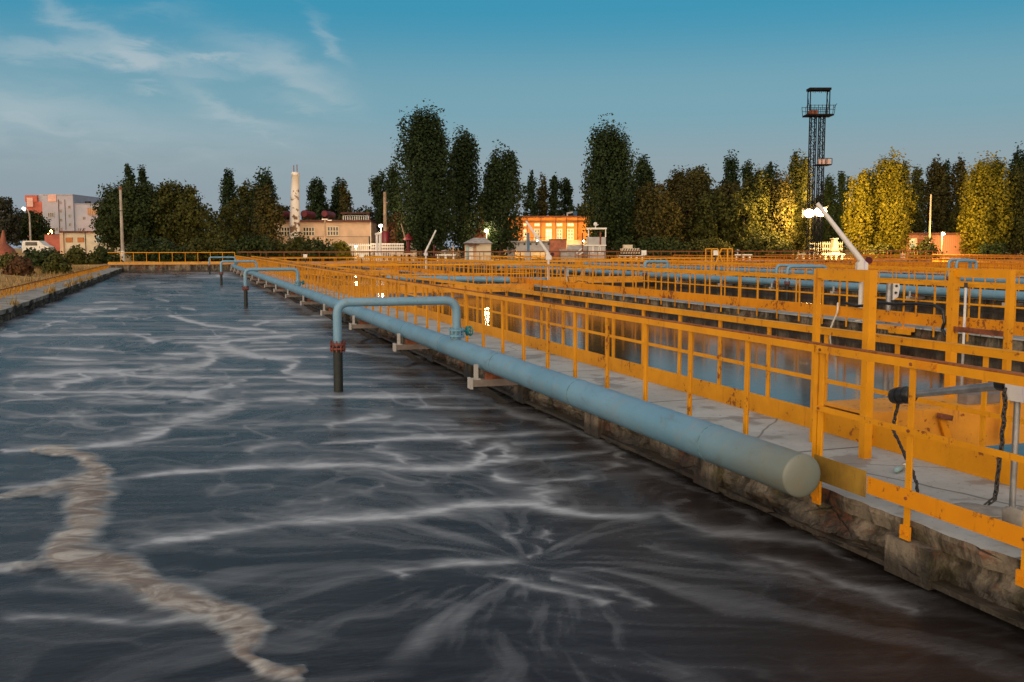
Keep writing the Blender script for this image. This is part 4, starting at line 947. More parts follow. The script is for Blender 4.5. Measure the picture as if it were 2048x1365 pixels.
# apartment / factory block
s = Site('apartment_block', 'grey apartment block with a red lit end wall and small windows', 'building', 130, 172)
s.box('wall', 'grey_wall', 88, 150, 391, None, 0, 14); s.box('side_wall', 'red_wall', 53, 87.9, 404, None, .6, 14); s.box('wing', 'grey_wall', 150.1, 206, 409, None, .3, 14)
s.box('penthouse', 'red_wall', 52, 76, 391, 404.1, .4, 10); s.box('penthouse_panel', 'pink_wall', 56, 68, 396, 414, .3, .55); s.box('penthouse', 'grey_wall', 76.1, 87, 389, 404.1, .9, 9); s.box('roof_block', 'pink_wall', 101, 117, 390, 404, -.15, -.01)
s.box('parapet', 'grey_wall', 87.8, 150.2, 389.6, 390.98, -.12, 14.1); s.box('parapet', 'grey_wall', 150.3, 206.2, 407.8, 408.98, .18, 14.1)
s.box('drain_pipe', 'dark_steel', 120.6, 121.3, 400, 470, -.12, -.01); s.box('drain_pipe', 'dark_steel', 133.4, 133.9, 400, 460, -.1, -.01)
for x, y in ((124, 406), (124, 422.5), (124, 441), (124, 459), (142, 415), (142, 432.5), (142, 450), (115, 459), (169, 437)): s.window(x - 1.8, x + 1.8, y - 2.4, y + 2.4, 1, 2, 'window_dark', 'roof_grey', .3 if x > 150 else 0, .05)
s.window(99, 111, 426, 435, 3, 1, 'window_dark', 'grey_panel')
s.box('louvre', 'wood_slat', 177, 206, 417, 430, .1, .29)
m = MB()
for i in range(8): m.box(s.X(178.5 + i * 3.4), s.X(179.5 + i * 3.4), .02, .095, s.Z(430), s.Z(417))
m.build('louvre_slats', 'cream_wall', s.o)
m = MB().box(s.X(187), s.X(189), 2, 3, s.Z(408.9), s.Z(403)).box(s.X(191), s.X(196), 2, 3, s.Z(408.9), s.Z(404)).cyl((s.X(165), 3, s.Z(409)), .5, .6); m.build('roof_vent', 'dark_steel', s.o)
# red low wall
s = Site('garden_wall', 'low red wall lit orange by the lamp beside apartment block', 'wall', 106, 150); s.box('wall_face', 'red_wall', 90, 122.5, 470, None, 0, .4); s.box('coping', 'roof_brown', 89.7, 122.8, 469, 469.95, -.06, .46)
# cream shed
s = Site('shed', 'low cream shed with orange shutters and teal window by the big tree', 'building', 180, 118)
s.box('wall', 'cream_light', 122.5, 240, 466, None, 0, 6); s.box('roof', 'roof_brown', 121.5, 178, 462.5, 465.9, -.3, 6.2); s.box('roof', 'terracotta', 178.1, 241, 464, 465.95, -.25, 6.1); s.box('pillar', 'cream_wall', 122, 129, 466.1, None, -.25, -.01)
for x0, x1 in ((132.5, 146), (156, 168.5)): s.box('shutter', 'shutter_orange', x0, x1, 475.5, 485, -.08, -.01)
s.window(193, 219, 472, 485.5, 2, 1, 'window_teal', 'white_paint', 0, .05); s.box('drain_pipe', 'dark_steel', 171.4, 172.2, 466.1, None, -.1, -.02)
m = MB()
for i in range(14): x = s.X(149 + rnd.random() * 14); m.bar((x, 1, s.Z(462.4)), (x + rnd.uniform(-.3, .3), 1, s.Z(456 + 3 * rnd.random())), .03)
m.build('roof_weeds', 'bark', s.o)
# cream building with the chimney
s = Site('workshop', 'long cream workshop with paned windows and brown roof edge', 'building', 645, 122)
s.box('wall', 'cream_wall', 548, 742.5, 445, None, 0, 9); s.box('roof', 'roof_brown', 547, 743.5, 440.5, 444.95, -.35, 9.3); s.box('downpipe', 'white_paint', 741.6, 742.8, 446, None, -.12, -.01)
s.window(607, 629.5, 455, 472, 4, 2, 'window_dark', 'cream_light'); s.window(655.5, 677.5, 454, 471.5, 4, 2, 'window_dark', 'cream_light'); s.window(558, 580, 455, 471, 4, 2, 'window_dark', 'cream_light')
s.box('cable', 'dark_steel', 630, 741, 473.6, 474.1, -.05, -.01); s.box('plinth', 'cream_light', 547.8, 742.7, 493, None, -.09, -.01)
s2 = Site('pergola', 'brown roofed pergola with white rails on the workshop roof', 'pergola', 707, 124); m = MB()
for i in range(12): x = s2.X(682 + i * 4.6); m.box(x - .06, x + .06, 2, 2.12, s2.Z(440.4), s2.Z(430))
m.box(s2.X(681), s2.X(734), 2, 2.1, s2.Z(431.5), s2.Z(430)); m.build('rail', 'white_paint', s2.o)
for x in (681, 690, 734): MB().box(s2.X(x), s2.X(x + 1.4), 2.2, 2.5, s2.Z(440.4), s2.Z(426)).build('post', 'terracotta', s2.o)
s2.box('roof', 'roof_brown', 678, 737, 424.5, 427.5, 1.5, 5)
for px, r_, lab in ((609, 7.5, 'red round tank end beside the white chimney'), (650, 7, 'red round tank end above the middle of workshop roof'), (566, 6.5, 'red round tank end left of the chimney half hidden by leaves')):
    s2 = Site('storage_tank', lab, 'tank', px, 136, 'red storage tanks'); c = s2.Z(428.5); MB().tube([(0, 0, c), (0, .25, c), (0, 6, c)], [r_ * s2.k * .8, r_ * s2.k, r_ * s2.k], 22).build('drum', 'red_tank', s2.o, True)
    MB().box(-.45, -.3, .5, .7, -.3, c - .2).box(.3, .45, .5, .7, -.3, c - .2).box(-.45, -.3, 5, 5.2, -.3, c - .2).box(.3, .45, 5, 5.2, -.3, c - .2).build('legs', 'dark_steel', s2.o)
s = Site('chimney', 'tall white chimney with flaking paint and two rods on top', 'chimney', 594, 119)
zt = s.Z(346); w = s.k; m = MB(); pr = [(0, 12.2), (.25, 11.2), (.5, 9.6), (.75, 8.3), (.965, 7.2), (.966, 8.4), (.985, 8.4), (.986, 7.3), (1, 7.3)]
m.tube([(-.35 * (1 - a), 0, -.3 + (zt + .3) * a) for a, _ in pr], [b / 1.0 * w for _, b in pr], 24).build('shaft', 'peeling_white', s.o, True)
m = MB().tube([(-3.2 * w, 0, zt - .3), (-3.2 * w, 0, s.Z(332))], .05, 6).tube([(3.2 * w, 0, zt - .3), (3.2 * w, 0, s.Z(331))], .05, 6).build('rod', 'rust_metal', s.o)
# poles
def pole(name, label, px, ytop, D, r0, r1, m, extra=None, group='poles'):
    s = Site(name, label, 'pole', px, D, group); h = s.Z(ytop); MB().tube([(0, 0, -.3), (0, 0, h)], [r0, r1], 12).build('shaft', m, s.o, True)
    if extra: extra(s, h)
    return s
pole('utility_pole', 'tall concrete pole with a white painted foot at the tank corner', 245, 375, 96, .17, .11, 'concrete_pole', lambda s, h: (MB().tube([(0, 0, -.1), (0, 0, s.Z(502))], .185, 12).build('painted_foot', 'white_paint', s.o, True), MB().tube([(0, 0, h - .25), (0, 0, h)], .15, 10).build('cap', 'rust_metal', s.o), MB().tube([(0, 0, s.Z(423)), (0, 0, s.Z(421.5))], .16, 10).build('band', 'dark_steel', s.o)))
pole('utility_pole', 'slim brown pole in front of the workshop between its windows', 651, 440, 112, .14, .10, 'wood_pole', lambda s, h: (MB().box(-.35, .3, -.05, .05, h, h + .1).build('bracket', 'white_paint', s.o), MB().box(.3, .75, -.08, .08, h - .12, h - .02).build('lamp_arm', 'white_paint', s.o)))
pole('utility_pole', 'tall wooden pole standing in a thick maroon sleeve', 771, 385, 108, .24, .17, 'wood_pole', lambda s, h: (MB().tube([(0, 0, -.3), (0, 0, s.Z(506)), (0, 0, s.Z(495)), (0, 0, s.Z(464)), (0, 0, s.Z(462.5))], [.80, .70, .46, .42, .3], 14).build('sleeve', 'maroon_paint', s.o, True), MB().bar((-.1, -.15, h - 1), (.35, -.15, h - 1.2), .08).build('bracket', 'wood_pole', s.o)))
pole('utility_pole', 'slender grey pole in front of the brown poplar by the hut', 1858, 390, 108, .12, .09, 'concrete_pole')
pole('utility_pole', 'short dark pole against the right end of the workshop', 739, 473, 112, .09, .08, 'dark_steel')
pole('post', 'blue steel post in front of the orange building', 1056.5, 466, 104, .14, .14, 'blue_post', lambda s, h: MB().box(-.35, .35, -.3, .3, 0, s.Z(503)).build('plinth', 'grey_panel', s.o))
pole('post', 'thin rusty post beside the grey control cabin', 1165, 466, 103, .08, .08, 'rust_metal')
pole('post', 'short maroon post under the tallest poplar', 868.5, 490, 104, .10, .10, 'maroon_paint')
pole('post', 'short pale post under the second tallest poplar', 906.5, 491, 104, .05, .05, 'cream_wall')
# maroon pump column with red cap and arm
s = Site('hydrant', 'maroon hydrant column with a red cap and a leaning white arm', 'hydrant', 817, 106)
MB().tube([(0, 0, -.2), (0, 0, s.Z(480))], .22, 12).build('column', 'maroon_paint', s.o, True); MB().tube([(0, 0, s.Z(480.5)), (0, 0, s.Z(476)), (0, 0, s.Z(468))], [.6, .52, .1], 10).build('cap', 'red_tank', s.o, True)
MB().tube([(s.X(813), -.3, s.Z(482)), (s.X(803.5), -.3, s.Z(448))], [.09, .07], 8).build('arm', 'wood_pole', s.o, True)
# twin white pipes
s = Site('vent_pipes', 'pair of white vent pipes joined by a cap next to the maroon sleeve', 'pipe', 757, 104); MB().tube([(s.X(754), 0, -.3), (s.X(754), 0, s.Z(469))], .13, 10).build('pipe', 'white_steel', s.o, True); MB().tube([(s.X(760.5), 0, -.3), (s.X(760.5), 0, s.Z(469))], .13, 10).build('pipe', 'white_steel', s.o, True)
MB().prism([(s.X(750.5), s.Z(470)), (s.X(763.5), s.Z(470)), (s.X(763), s.Z(466)), (s.X(758), s.Z(465)), (s.X(751), s.Z(467))], -.2, .2).build('cap', 'white_steel', s.o)
MB().sphere((s.X(753), 0, s.Z(460)), .16).build('bulb', 'dark_steel', s.o)
# fences
def picket(label, x0, x1, ytop, D, n, rails, m='white_paint'):
    s = Site('fence', label, 'fence', (x0 + x1) / 2, D, 'white fences'); pk = MB().box(-.035, .035, -.02, .02, -.1, s.Z(ytop)).mesh('picket', m)
    for i in range(n): o = obj('picket', pk, s.o); o.location = (s.X(x0) + (s.X(x1) - s.X(x0)) * i / (n - 1), 0, 0)
    for y in rails: MB().box(s.X(x0) - .1, s.X(x1) + .1, .021, .06, s.Z(y) - .07, s.Z(y) + .07).build('rail', m, s.o)
    return s
picket('white picket fence before the workshop wall', 660, 741, 487.5, 108, 21, (491, 501)); picket('white barred fence right of the workshop behind the maroon sleeve', 744, 806, 487, 106, 19, (488.5, 494.5, 501, 505), 'white_paint')
picket('white barred fence stub behind the hydrant column', 816, 832, 487, 107, 7, (489, 495, 503)); picket('white fence behind the lattice tower foot', 1622, 1684, 484, 118, 18, (488, 498)); picket('low white fence between poplars left of the tower', 1500, 1572, 488, 117, 18, (491, 500))
# white slabs, kiosk etc.
def slab(label, x0, x1, y0, D, m='white_paint', dep=1.2):
    s = Site('platform', label, 'platform', (x0 + x1) / 2, D, 'low white platforms'); MB().box(s.X(x0), s.X(x1), 0, dep, s.Z(y0 + 2.6), s.Z(y0)).build('top', m, s.o); mm = MB()
    k = max(2, int((x1 - x0) / 11))
    for i in range(k): x = s.X(x0) + .25 + (s.X(x1) - s.X(x0) - .5) * i / (k - 1); mm.box(x - .1, x + .1, .05, dep - .05, -.2, s.Z(y0 + 2.62))
    mm.build('supports', m, s.o); return s
slab('low white table platform under the two tallest poplars', 871, 911, 509, 101); slab('white low wall capped platform right of the braced portals', 1470, 1505, 509, 104); slab('long white platform below the tower lamps', 1545, 1690, 508, 106); slab('white platform left of the hydrant', 780, 832, 507, 103, 'cream_wall')
slab('white platform before the trailers right of the control cabin', 1235, 1290, 511, 103)
s = Site('valve', 'grey wheel valve on the white table platform', 'valve', 889, 101); z = s.Z(509); MB().tube([(0, .5, z), (0, .5, z + .35)], .07, 8).torus((0, .5, z + .36), (0, 0, 1), .35, .05).bar((-.35, .5, z + .36), (.35, .5, z + .36), .05).build('wheel', 'grey_steel', s.o, True)
s = Site('valve', 'grey wheel valve standing right of the braced portals', 'valve', 1477, 104); z = s.Z(509); MB().tube([(0, .4, z), (0, .4, s.Z(499))], [.1, .05], 8).torus((0, .4, s.Z(503)), (0, 0, 1), .38, .06).torus((0, .4, s.Z(500.5)), (0, 0, 1), .2, .05).build('wheel', 'grey_steel', s.o, True)
s = Site('kiosk', 'cream kiosk with grey pyramid roof and porch', 'kiosk', 955, 103)
s.box('wall', 'cream_light', 953, 981.5, 487, None, 0, 2.8); s.box('porch', 'cream_wall', 929, 952.9, 490, None, .5, 2.6); s.box('porch_roof', 'roof_brown', 930, 959, 488.3, 490, -.5, -.02); s.box('door', 'white_paint', 938, 946, 494, None, .38, .49); s.box('shutter', 'window_teal', 932, 937.5, 491, None, .36, .49)
w = s.k; zc = s.Z(487); cx = s.X(957); m = MB(); m.v = [(s.X(926), -.45, zc), (s.X(985.5), -.45, zc), (s.X(985.5), 3.2, zc), (s.X(926), 3.2, zc), (s.X(946), .9, s.Z(476)), (s.X(970), .9, s.Z(476)), (s.X(970), 1.9, s.Z(476)), (s.X(946), 1.9, s.Z(476))]
m.f = [(0, 1, 5, 4), (1, 2, 6, 5), (2, 3, 7, 6), (3, 0, 4, 7), (4, 5, 6, 7), (3, 2, 1, 0)]; m.build('roof', 'roof_grey', s.o)
s = Site('brick_turret', 'terracotta turret with a lit lantern top behind the kiosk', 'turret', 961, 116); MB().tube([(0, 0, -.3), (0, 0, s.Z(478)), (0, 0, s.Z(461)), (0, 0, s.Z(458))], [.9, .85, .62, .5], 12).build('drum', 'terracotta', s.o, True)
MB().cyl((0, 0, s.Z(458)), .42, s.Z(446) - s.Z(458), 8).build('lantern', 'cream_light', s.o); MB().tube([(0, 0, s.Z(446.2)), (0, 0, s.Z(436))], [.55, .05], 8).build('spire', 'terracotta', s.o)
# orange building
s = Site('pump_house', 'orange pump house glowing in lamp light with white windows', 'building', 1107, 120)
s.box('wall', 'orange_wall', 1000, 1184, 436, None, 0, 10); s.box('roof', 'roof_brown', 998, 1186, 432.8, 435.9, -.9, 10.5); s.box('cornice', 'terracotta', 1000, 1184.4, 444.5, 446.6, -.28, -.01)
for x in (1054, 1081.5, 1111.5, 1132.5, 1155, 1036): s.box('downpipe', 'roof_brown', x - .7, x + .7, 436.1, 480, -.4, -.29)
for x0, x1 in ((1047, 1053.2), (1069, 1079), (1092, 1102.5), (1113.5, 1123.5), (1135, 1146.5)):
    s.window(x0, x1, 459, 479.5, 2, 3, 'window_lit' if x0 in (1092, 1047) else 'window_teal', 'white_paint', 0, .07); s.window(x0, x1, 447.5, 452.5, 2, 1, 'window_lit', 'white_paint', 0, .06)
s.box('plinth', 'grey_panel', 1000, 1184.5, 481, None, -.25, -.01)
MB().bar((s.X(1136), 2, s.Z(432.7)), (s.X(1136), 2, s.Z(425)), .15).bar((s.X(1136), 2, s.Z(426)), (s.X(1147), 2, s.Z(424)), .2).build('roof_vent', 'white_steel', s.o); MB().box(s.X(1149), s.X(1156), 2, 3, s.Z(432.7), s.Z(422)).build('roof_tank', 'blue_post', s.o)
s = Site('hopper', 'grey concrete settling hopper with a row of dark ports', 'hopper', 1070, 110)
MB().prism([(s.X(1034), s.Z(503)), (s.X(1100), s.Z(503)), (s.X(1100), s.Z(485)), (s.X(1022), s.Z(485))], 0, 4).build('body', 'grey_panel', s.o); m = MB()
for i in range(6): m.disc((s.X(1037 + i * 12), -.01, s.Z(488.6)), (0, 1, 0), .13, .06, 12)
m.build('ports', 'window_dark', s.o); s.box('rim', 'roof_grey', 1016, 1101, 482.5, 484.95, -.25, 4.2); s.box('wall_left', 'grey_panel', 1014, 1030, 485.1, None, .6, 4)
rm = MB()
for i in range(15): x = s.X(1017 + i * 5.9); rm.bar((x, -.1, s.Z(482.4)), (x, -.1, s.Z(475)), .04)
rm.bar((s.X(1017), -.1, s.Z(475)), (s.X(1100), -.1, s.Z(475)), .05).build('railing', 'dark_steel', s.o)
s = Site('brick_box', 'plain terracotta brick housing between hopper and control cabin', 'housing', 1117, 107); s.box('wall', 'terracotta', 1100.5, 1133, 480, None, 0, 3); s.box('lid', 'roof_brown', 1099.5, 1134, 478.6, 479.9, -.1, 3.1)
s = Site('retaining_wall', 'low grey retaining wall left of the control cabin', 'wall', 1155, 106); s.box('wall_face', 'grey_panel', 1134.5, 1176, 490, None, 0, .6); s.box('heap', 'roof_grey', 1118, 1160, 499, None, -2.2, -.01)
s = Site('control_cabin', 'grey control cabin with an open framed top floor', 'cabin', 1193, 102)
s.box('lower_wall', 'grey_panel', 1177, 1211, 492.4, None, 0, 2.2); s.box('upper_wall', 'grey_panel', 1176, 1211.5, 474.5, 490, 0, 2.2); s.box('floor_slab', 'white_paint', 1168, 1212.5, 490.1, 492.3, -.12, 2.4); s.box('roof', 'white_paint', 1175, 1213, 456, 459, -.15, 2.4)
for x in (1176, 1210): s.box('post', 'white_paint', x, x + 2, 459.05, 474.45, 0, .12)
s.box('door', 'rust_metal', 1199, 1202, 464, 490, -.07, -.01); s.window(1185, 1187, 494, 506, 1, 1, 'window_dark', 'white_paint', 0, .04); s.window(1198, 1200.5, 494, 506, 1, 1, 'window_dark', 'white_paint', 0, .04); m = MB()
m.bar((s.X(1192), 1, s.Z(455.9)), (s.X(1192), 1, s.Z(447)), .08).sphere((s.X(1192), 1, s.Z(448)), .2).bar((s.X(1193), 1, s.Z(452)), (s.X(1198), 1, s.Z(449)), .08).build('aerial', 'white_steel', s.o)
m = MB().bar((s.X(1153), 0, s.Z(507)), (s.X(1164), 0, s.Z(497)), .12).bar((s.X(1156), 0, s.Z(511)), (s.X(1166), 0, s.Z(505)), .12).build('stair_rail', 'white_steel', s.o)
s = Site('orange_hut', 'little orange gabled hut glimpsed right of the tall dark poplar', 'hut', 1252, 118); s.box('wall', 'orange_wall', 1243, 1264, 478, None, 0, 3); MB().prism([(s.X(1241), s.Z(478.1)), (s.X(1266), s.Z(478.1)), (s.X(1252), s.Z(465))], -.2, 3.2).build('roof', 'terracotta', s.o)
s = Site('trailer', 'cream boxed trailer with a latticed side right of the control cabin', 'trailer', 1262, 105); s.box('body', 'cream_light', 1244, 1280, 497, 508, 0, 2); mm = MB()
for i in range(7): mm.bar((s.X(1245 + i * 5), -.03, s.Z(507.5)), (s.X(1249 + i * 5), -.03, s.Z(497.5)), .09)
mm.build('lattice', 'dark_steel', s.o); s.box('cab', 'cream_light', 1248, 1266, 490, 496.95, .3, 1.6); MB().disc((s.X(1250), 0, .3), (0, 1, 0), .35, .2).disc((s.X(1274), 0, .3), (0, 1, 0), .35, .2).build('wheel', 'black_plastic', s.o)
s = Site('brick_hut', 'orange brick hut with door and window right of the yellow poplars', 'hut', 1866, 112)
s.box('wall', 'brick_wall', 1800, 1935, 470, None, 0, 5); s.box('roof', 'roof_brown', 1797, 1938, 466, 469.9, -.4, 5.4); s.window(1819, 1831, 478, 497, 1, 2, 'window_teal', 'cream_light', 0, .08); s.box('door', 'rust_metal', 1836, 1846, 478, None, -.08, -.01)
s = Site('parked_cars', 'dark tyre and white drum pile before the brick hut', 'drums', 1825, 106)
MB().torus((0, 0, .5), (0, 1, 0), .35, .14).build('tyre', 'black_plastic', s.o, True); MB().cyl((.9, .2, -.1), .3, .9).cyl((1.7, .1, -.1), .28, .8).cyl((-1.1, .2, -.1), .3, .9).build('drum', 'white_paint', s.o)
s.o.name = 'drum_pile'
s = Site('stone_monument', 'pale stone monument base behind the leaning lamp arm', 'monument', 1671, 112); MB().prism([(s.X(1659), s.Z(512)), (s.X(1684), s.Z(512)), (s.X(1676), s.Z(496)), (s.X(1674), s.Z(479)), (s.X(1668), s.Z(479)), (s.X(1666), s.Z(496))], 0, 1.2).build('stone', 'grey_panel', s.o); s.box('cap', 'grey_panel', 1666, 1676, 477, 478.95, -.15, 1.35)
s = Site('tarpaulin_tent', 'peaked orange tarpaulin tent at the far left edge', 'tent', 5, 120); c = MB().tube([(0, 0, -.2), (0, 0, .8), (.1, 0, 1.5), (.2, 0, s.Z(461))], [1.8, 1.3, .4, .12], 14).build('cloth', 'tarp_orange', s.o, True)
s = Site('white_car', 'small white van roof parked by the lamp post on the left', 'van', 70, 125); MB().prism([(-1.6, .3), (1.6, .3), (1.7, 1.0), (1.1, 1.2), (.5, 1.75), (-1.5, 1.75), (-1.65, 1.1)], 0, 1.7).build('body', 'white_paint', s.o); MB().disc((-1, 0, .3), (0, 1, 0), .32, .25).disc((1, 0, .3), (0, 1, 0), .32, .25).build('wheel', 'black_plastic', s.o); MB().box(-1.2, .3, -.02, -.005, 1.15, 1.6).build('window', 'window_dark', s.o)
s.o.name = 'parked_van'
for px, y, w_, lab in ((1288, 505, 10, 'white sign board on a post right of the trailer'), (610, 512, 8, 'white sign on the railing below the chimney'), (723, 512, 9, 'white sign board before the picket fence'), (1432, 505, 10, 'white board hung between the braced portals')):
    s = Site('sign_board', lab, 'sign', px, 88 if px != 1432 else 63, 'white sign boards'); MB().box(s.X(px - w_ / 2), s.X(px + w_ / 2), 0, .03, s.Z(y + w_ * .6), s.Z(y - w_ * .4)).build('board', 'white_paint', s.o); MB().box(-.04, .04, .031, .09, -.3, s.Z(y)).build('post', 'dark_steel', s.o)

# ------------------------------------------------------------------ lattice tower
s = Site('lattice_tower', 'tall dark lattice tower with two platforms and open top frame', 'tower', 1629, 103)
def lattice(x0, x1, y0, y1, d, step):
    m = MB(); X0, X1, Z0, Z1 = s.X(x0), s.X(x1), s.Z(y1) if y1 else -.3, s.Z(y0)
    for x in (X0, X1):
        for y in (-d, d): m.bar((x, y, Z0), (x, y, Z1), .10)
    z = Z0; k = 0
    while z < Z1 - step * .5:
        za = min(z + step, Z1); f = k % 2
        for y in (-d, d): m.bar((X0 if f else X1, y, z), (X1 if f else X0, y, za), .05); m.bar((X0, y, za), (X1, y, za), .05)
        for x in (X0, X1): m.bar((x, -d if f else d, z), (x, d if f else -d, za), .05)
        z = za; k += 1
    return m
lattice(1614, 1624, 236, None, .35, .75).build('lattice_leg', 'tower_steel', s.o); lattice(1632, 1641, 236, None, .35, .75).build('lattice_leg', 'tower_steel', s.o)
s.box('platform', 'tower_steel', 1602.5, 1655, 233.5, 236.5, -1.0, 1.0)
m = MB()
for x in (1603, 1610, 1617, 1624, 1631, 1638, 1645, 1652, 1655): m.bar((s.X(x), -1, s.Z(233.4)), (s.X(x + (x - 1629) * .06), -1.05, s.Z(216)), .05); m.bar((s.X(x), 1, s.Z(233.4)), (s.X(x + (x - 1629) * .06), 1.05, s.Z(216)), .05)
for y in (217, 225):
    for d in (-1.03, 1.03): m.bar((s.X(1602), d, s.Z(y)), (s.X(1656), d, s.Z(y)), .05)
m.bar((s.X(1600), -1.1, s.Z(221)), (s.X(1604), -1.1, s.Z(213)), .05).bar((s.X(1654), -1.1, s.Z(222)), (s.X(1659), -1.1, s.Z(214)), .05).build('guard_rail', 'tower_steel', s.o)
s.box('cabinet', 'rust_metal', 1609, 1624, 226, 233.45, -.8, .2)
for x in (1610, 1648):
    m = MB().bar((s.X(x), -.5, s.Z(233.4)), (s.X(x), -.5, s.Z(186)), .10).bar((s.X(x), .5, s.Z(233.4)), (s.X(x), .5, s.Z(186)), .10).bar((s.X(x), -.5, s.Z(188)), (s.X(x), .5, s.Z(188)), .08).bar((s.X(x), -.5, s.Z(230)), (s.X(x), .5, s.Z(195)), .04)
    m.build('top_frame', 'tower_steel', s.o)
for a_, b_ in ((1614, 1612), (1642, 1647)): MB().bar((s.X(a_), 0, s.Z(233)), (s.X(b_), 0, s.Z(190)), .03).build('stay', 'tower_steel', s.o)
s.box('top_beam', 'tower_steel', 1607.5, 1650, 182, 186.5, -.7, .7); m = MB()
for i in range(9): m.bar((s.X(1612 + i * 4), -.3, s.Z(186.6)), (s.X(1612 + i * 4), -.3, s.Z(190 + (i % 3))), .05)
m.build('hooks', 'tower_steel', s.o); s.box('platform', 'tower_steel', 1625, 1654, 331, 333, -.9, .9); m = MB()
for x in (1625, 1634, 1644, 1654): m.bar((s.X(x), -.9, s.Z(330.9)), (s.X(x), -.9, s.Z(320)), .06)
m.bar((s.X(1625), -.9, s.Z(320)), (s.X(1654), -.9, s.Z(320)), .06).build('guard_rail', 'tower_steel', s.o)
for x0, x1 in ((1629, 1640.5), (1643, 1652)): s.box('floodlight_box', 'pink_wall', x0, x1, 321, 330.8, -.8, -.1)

# ------------------------------------------------------------------ lamps (lit in the photograph)
def lamp(name, label, px, py, D, col, power, r, m, stand=None, size=.25, group='lit lamps', out=.35, aim=None):
    D = back(px, D); p = onD(px, py, D); t = thing(name, label, 'lamp', p, -PH, group)
    MB().sphere((0, -.05, 0), r, 12, 8, (1.2, .6, .9)).build('bulb', m, t, True)
    MB().box(-r * 1.4, r * 1.4, r * .6, r * .6 + .14, -r, r).box(-r * 1.5, r * 1.5, -r * .2, r * .75, r * .95, r * 1.12).build('housing', 'tower_steel', t)
    if stand is not None: MB().tube([(0, r * .6 + .1, 0), (0, r * .6 + .1, stand - p.z)], .06, 8).build('stand', 'concrete_pole', t, True)
    ld = bpy.data.lights.new('lamp_light', 'SPOT' if aim else 'POINT'); ld.energy = power; ld.color = col; ld.shadow_soft_size = size
    lo = bpy.data.objects.new('lamp_light', ld); COL.objects.link(lo); lo.parent = t; lo.location = (0, -r - out, -.1)
    if aim:
        ld.spot_size = R(158); ld.spot_blend = .5; lo.location = (math.copysign(r * 1.3 + .25, aim[0]), -.5, 0); lo.rotation_euler = Vector(aim).to_track_quat('-Z', 'Y').to_euler()
    return t
W1 = (1, .61, .17); W2 = (1, .74, .45)
lamp('floodlight', 'brilliant floodlight on the tower, left one of the pair', 1618, 427, 102.4, W1, 15000, .50, 'lamp_warm', None, aim=(-1, .75, .03))
lamp('floodlight', 'brilliant floodlight on the tower, right one touching the leaning arm', 1641, 424, 102.4, W1, 46000, .58, 'lamp_warm', None, aim=(1, .75, .05))
lamp('wall_lamp', 'white lit lamp above the brick hut', 1886, 468, 107, W1, 1900, .2, 'lamp_white', .8)
lamp('wall_lamp', 'small round lit lamp left of the maroon sleeved pole', 761.5, 452, 106, W2, 500, .17, 'lamp_white', .8)
lamp('wall_lamp', 'bright lamp on the terracotta turret behind the kiosk', 973, 462, 112, W2, 500, .2, 'lamp_white', 1.0)
lamp('wall_lamp', 'orange glaring lamp at the foot of the apartment block', 97, 465, 168, (1, .22, .04), 900, .60, 'lamp_orange', .8)
lamp('wall_lamp', 'small lamp before the turret lantern under the poplars', 964, 452, 118, (1, .55, .2), 350, .16, 'lamp_white', 1.0)
s = Site('street_lamp', 'leaning street lamp with white head on the left before the apartments', 'lamp', 62, 140); h = s.Z(420)
MB().tube([(0, 0, -.3), (0, 0, s.Z(430)), (-.25, 0, h), (s.X(52), 0, s.Z(418))], [.14, .11, .08, .07], 10).build('pole', 'concrete_pole', s.o, True); MB().tube([(s.X(53), 0, s.Z(420)), (s.X(49), 0, s.Z(416.5))], [.22, .16], 10).build('lamp_head', 'lamp_white', s.o, True)
for px, pw in ((1032, 900), (1075, 900), (1123, 900), (1166, 1000)): lamp('floodlight', {1032: 'ground lamp lighting the left end of the orange pump house', 1075: 'ground lamp below the second window of the pump house', 1123: 'ground lamp below the fourth window of the pump house', 1166: 'ground lamp lighting the right end of the pump house'}[px], px, 482.5, 116.2, (1, .56, .14), pw * .75, .10, 'lamp_warm', .9, .15)
lamp('floodlight', 'orange lamp low beside the tarpaulin tent', -6, 487, 117, (1, .25, .05), 120, .12, 'lamp_orange', .6)
lamp('floodlight', 'low lamp shining on the workshop wall behind the picket fence', 712, 493, 113.5, (1, .66, .3), 800, .10, 'lamp_warm', .7)
lamp('floodlight', 'low lamp hidden among bushes at the chimney foot', 610, 490, 110.0, (1, .7, .45), 700, .10, 'lamp_warm', .7)

# ------------------------------------------------------------------ sky and sun
w = bpy.data.worlds.new('World'); scene.world = w; w.use_nodes = True; t = NT(w.node_tree); bg = t.n['Background']
SUN_AZ, SUN_EL = R(220), R(7)      # compass direction the light comes from (0 = along the tanks), after-glow behind the camera
d = t.add('ShaderNodeTexCoord').outputs['Generated']
sx = t.add('ShaderNodeSeparateXYZ', {0: d}); X_, Y__, Z_ = sx.outputs
def ramp(f, stops):
    n = t.add('ShaderNodeValToRGB', {0: f}); e = n.color_ramp.elements; n.color_ramp.interpolation = 'EASE'
    while len(e) < len(stops): e.new(.5)
    for a, (p, c) in zip(e, stops): a.position = p; a.color = (*c, 1)
    return n.outputs[0]
base = ramp(t.math('MAXIMUM', Z_, 0.0), [(0, (.255, .315, .38)), (.07, (.215, .308, .382)), (.14, (.130, .310, .415)), (.23, (.010, .245, .41)), (.38, (.036, .041, .056)), (1, (.14, .20, .30))])
az = t.math('ARCTAN2', X_, Y__); el = t.math('ARCSINE', Z_)
nz = t.noise(t.scale(d, (7, 7, 22)), 1.0, 6, .6, .3); nz2 = t.noise(t.scale(d, (18, 18, 60)), 1.0, 5, .6, .5)
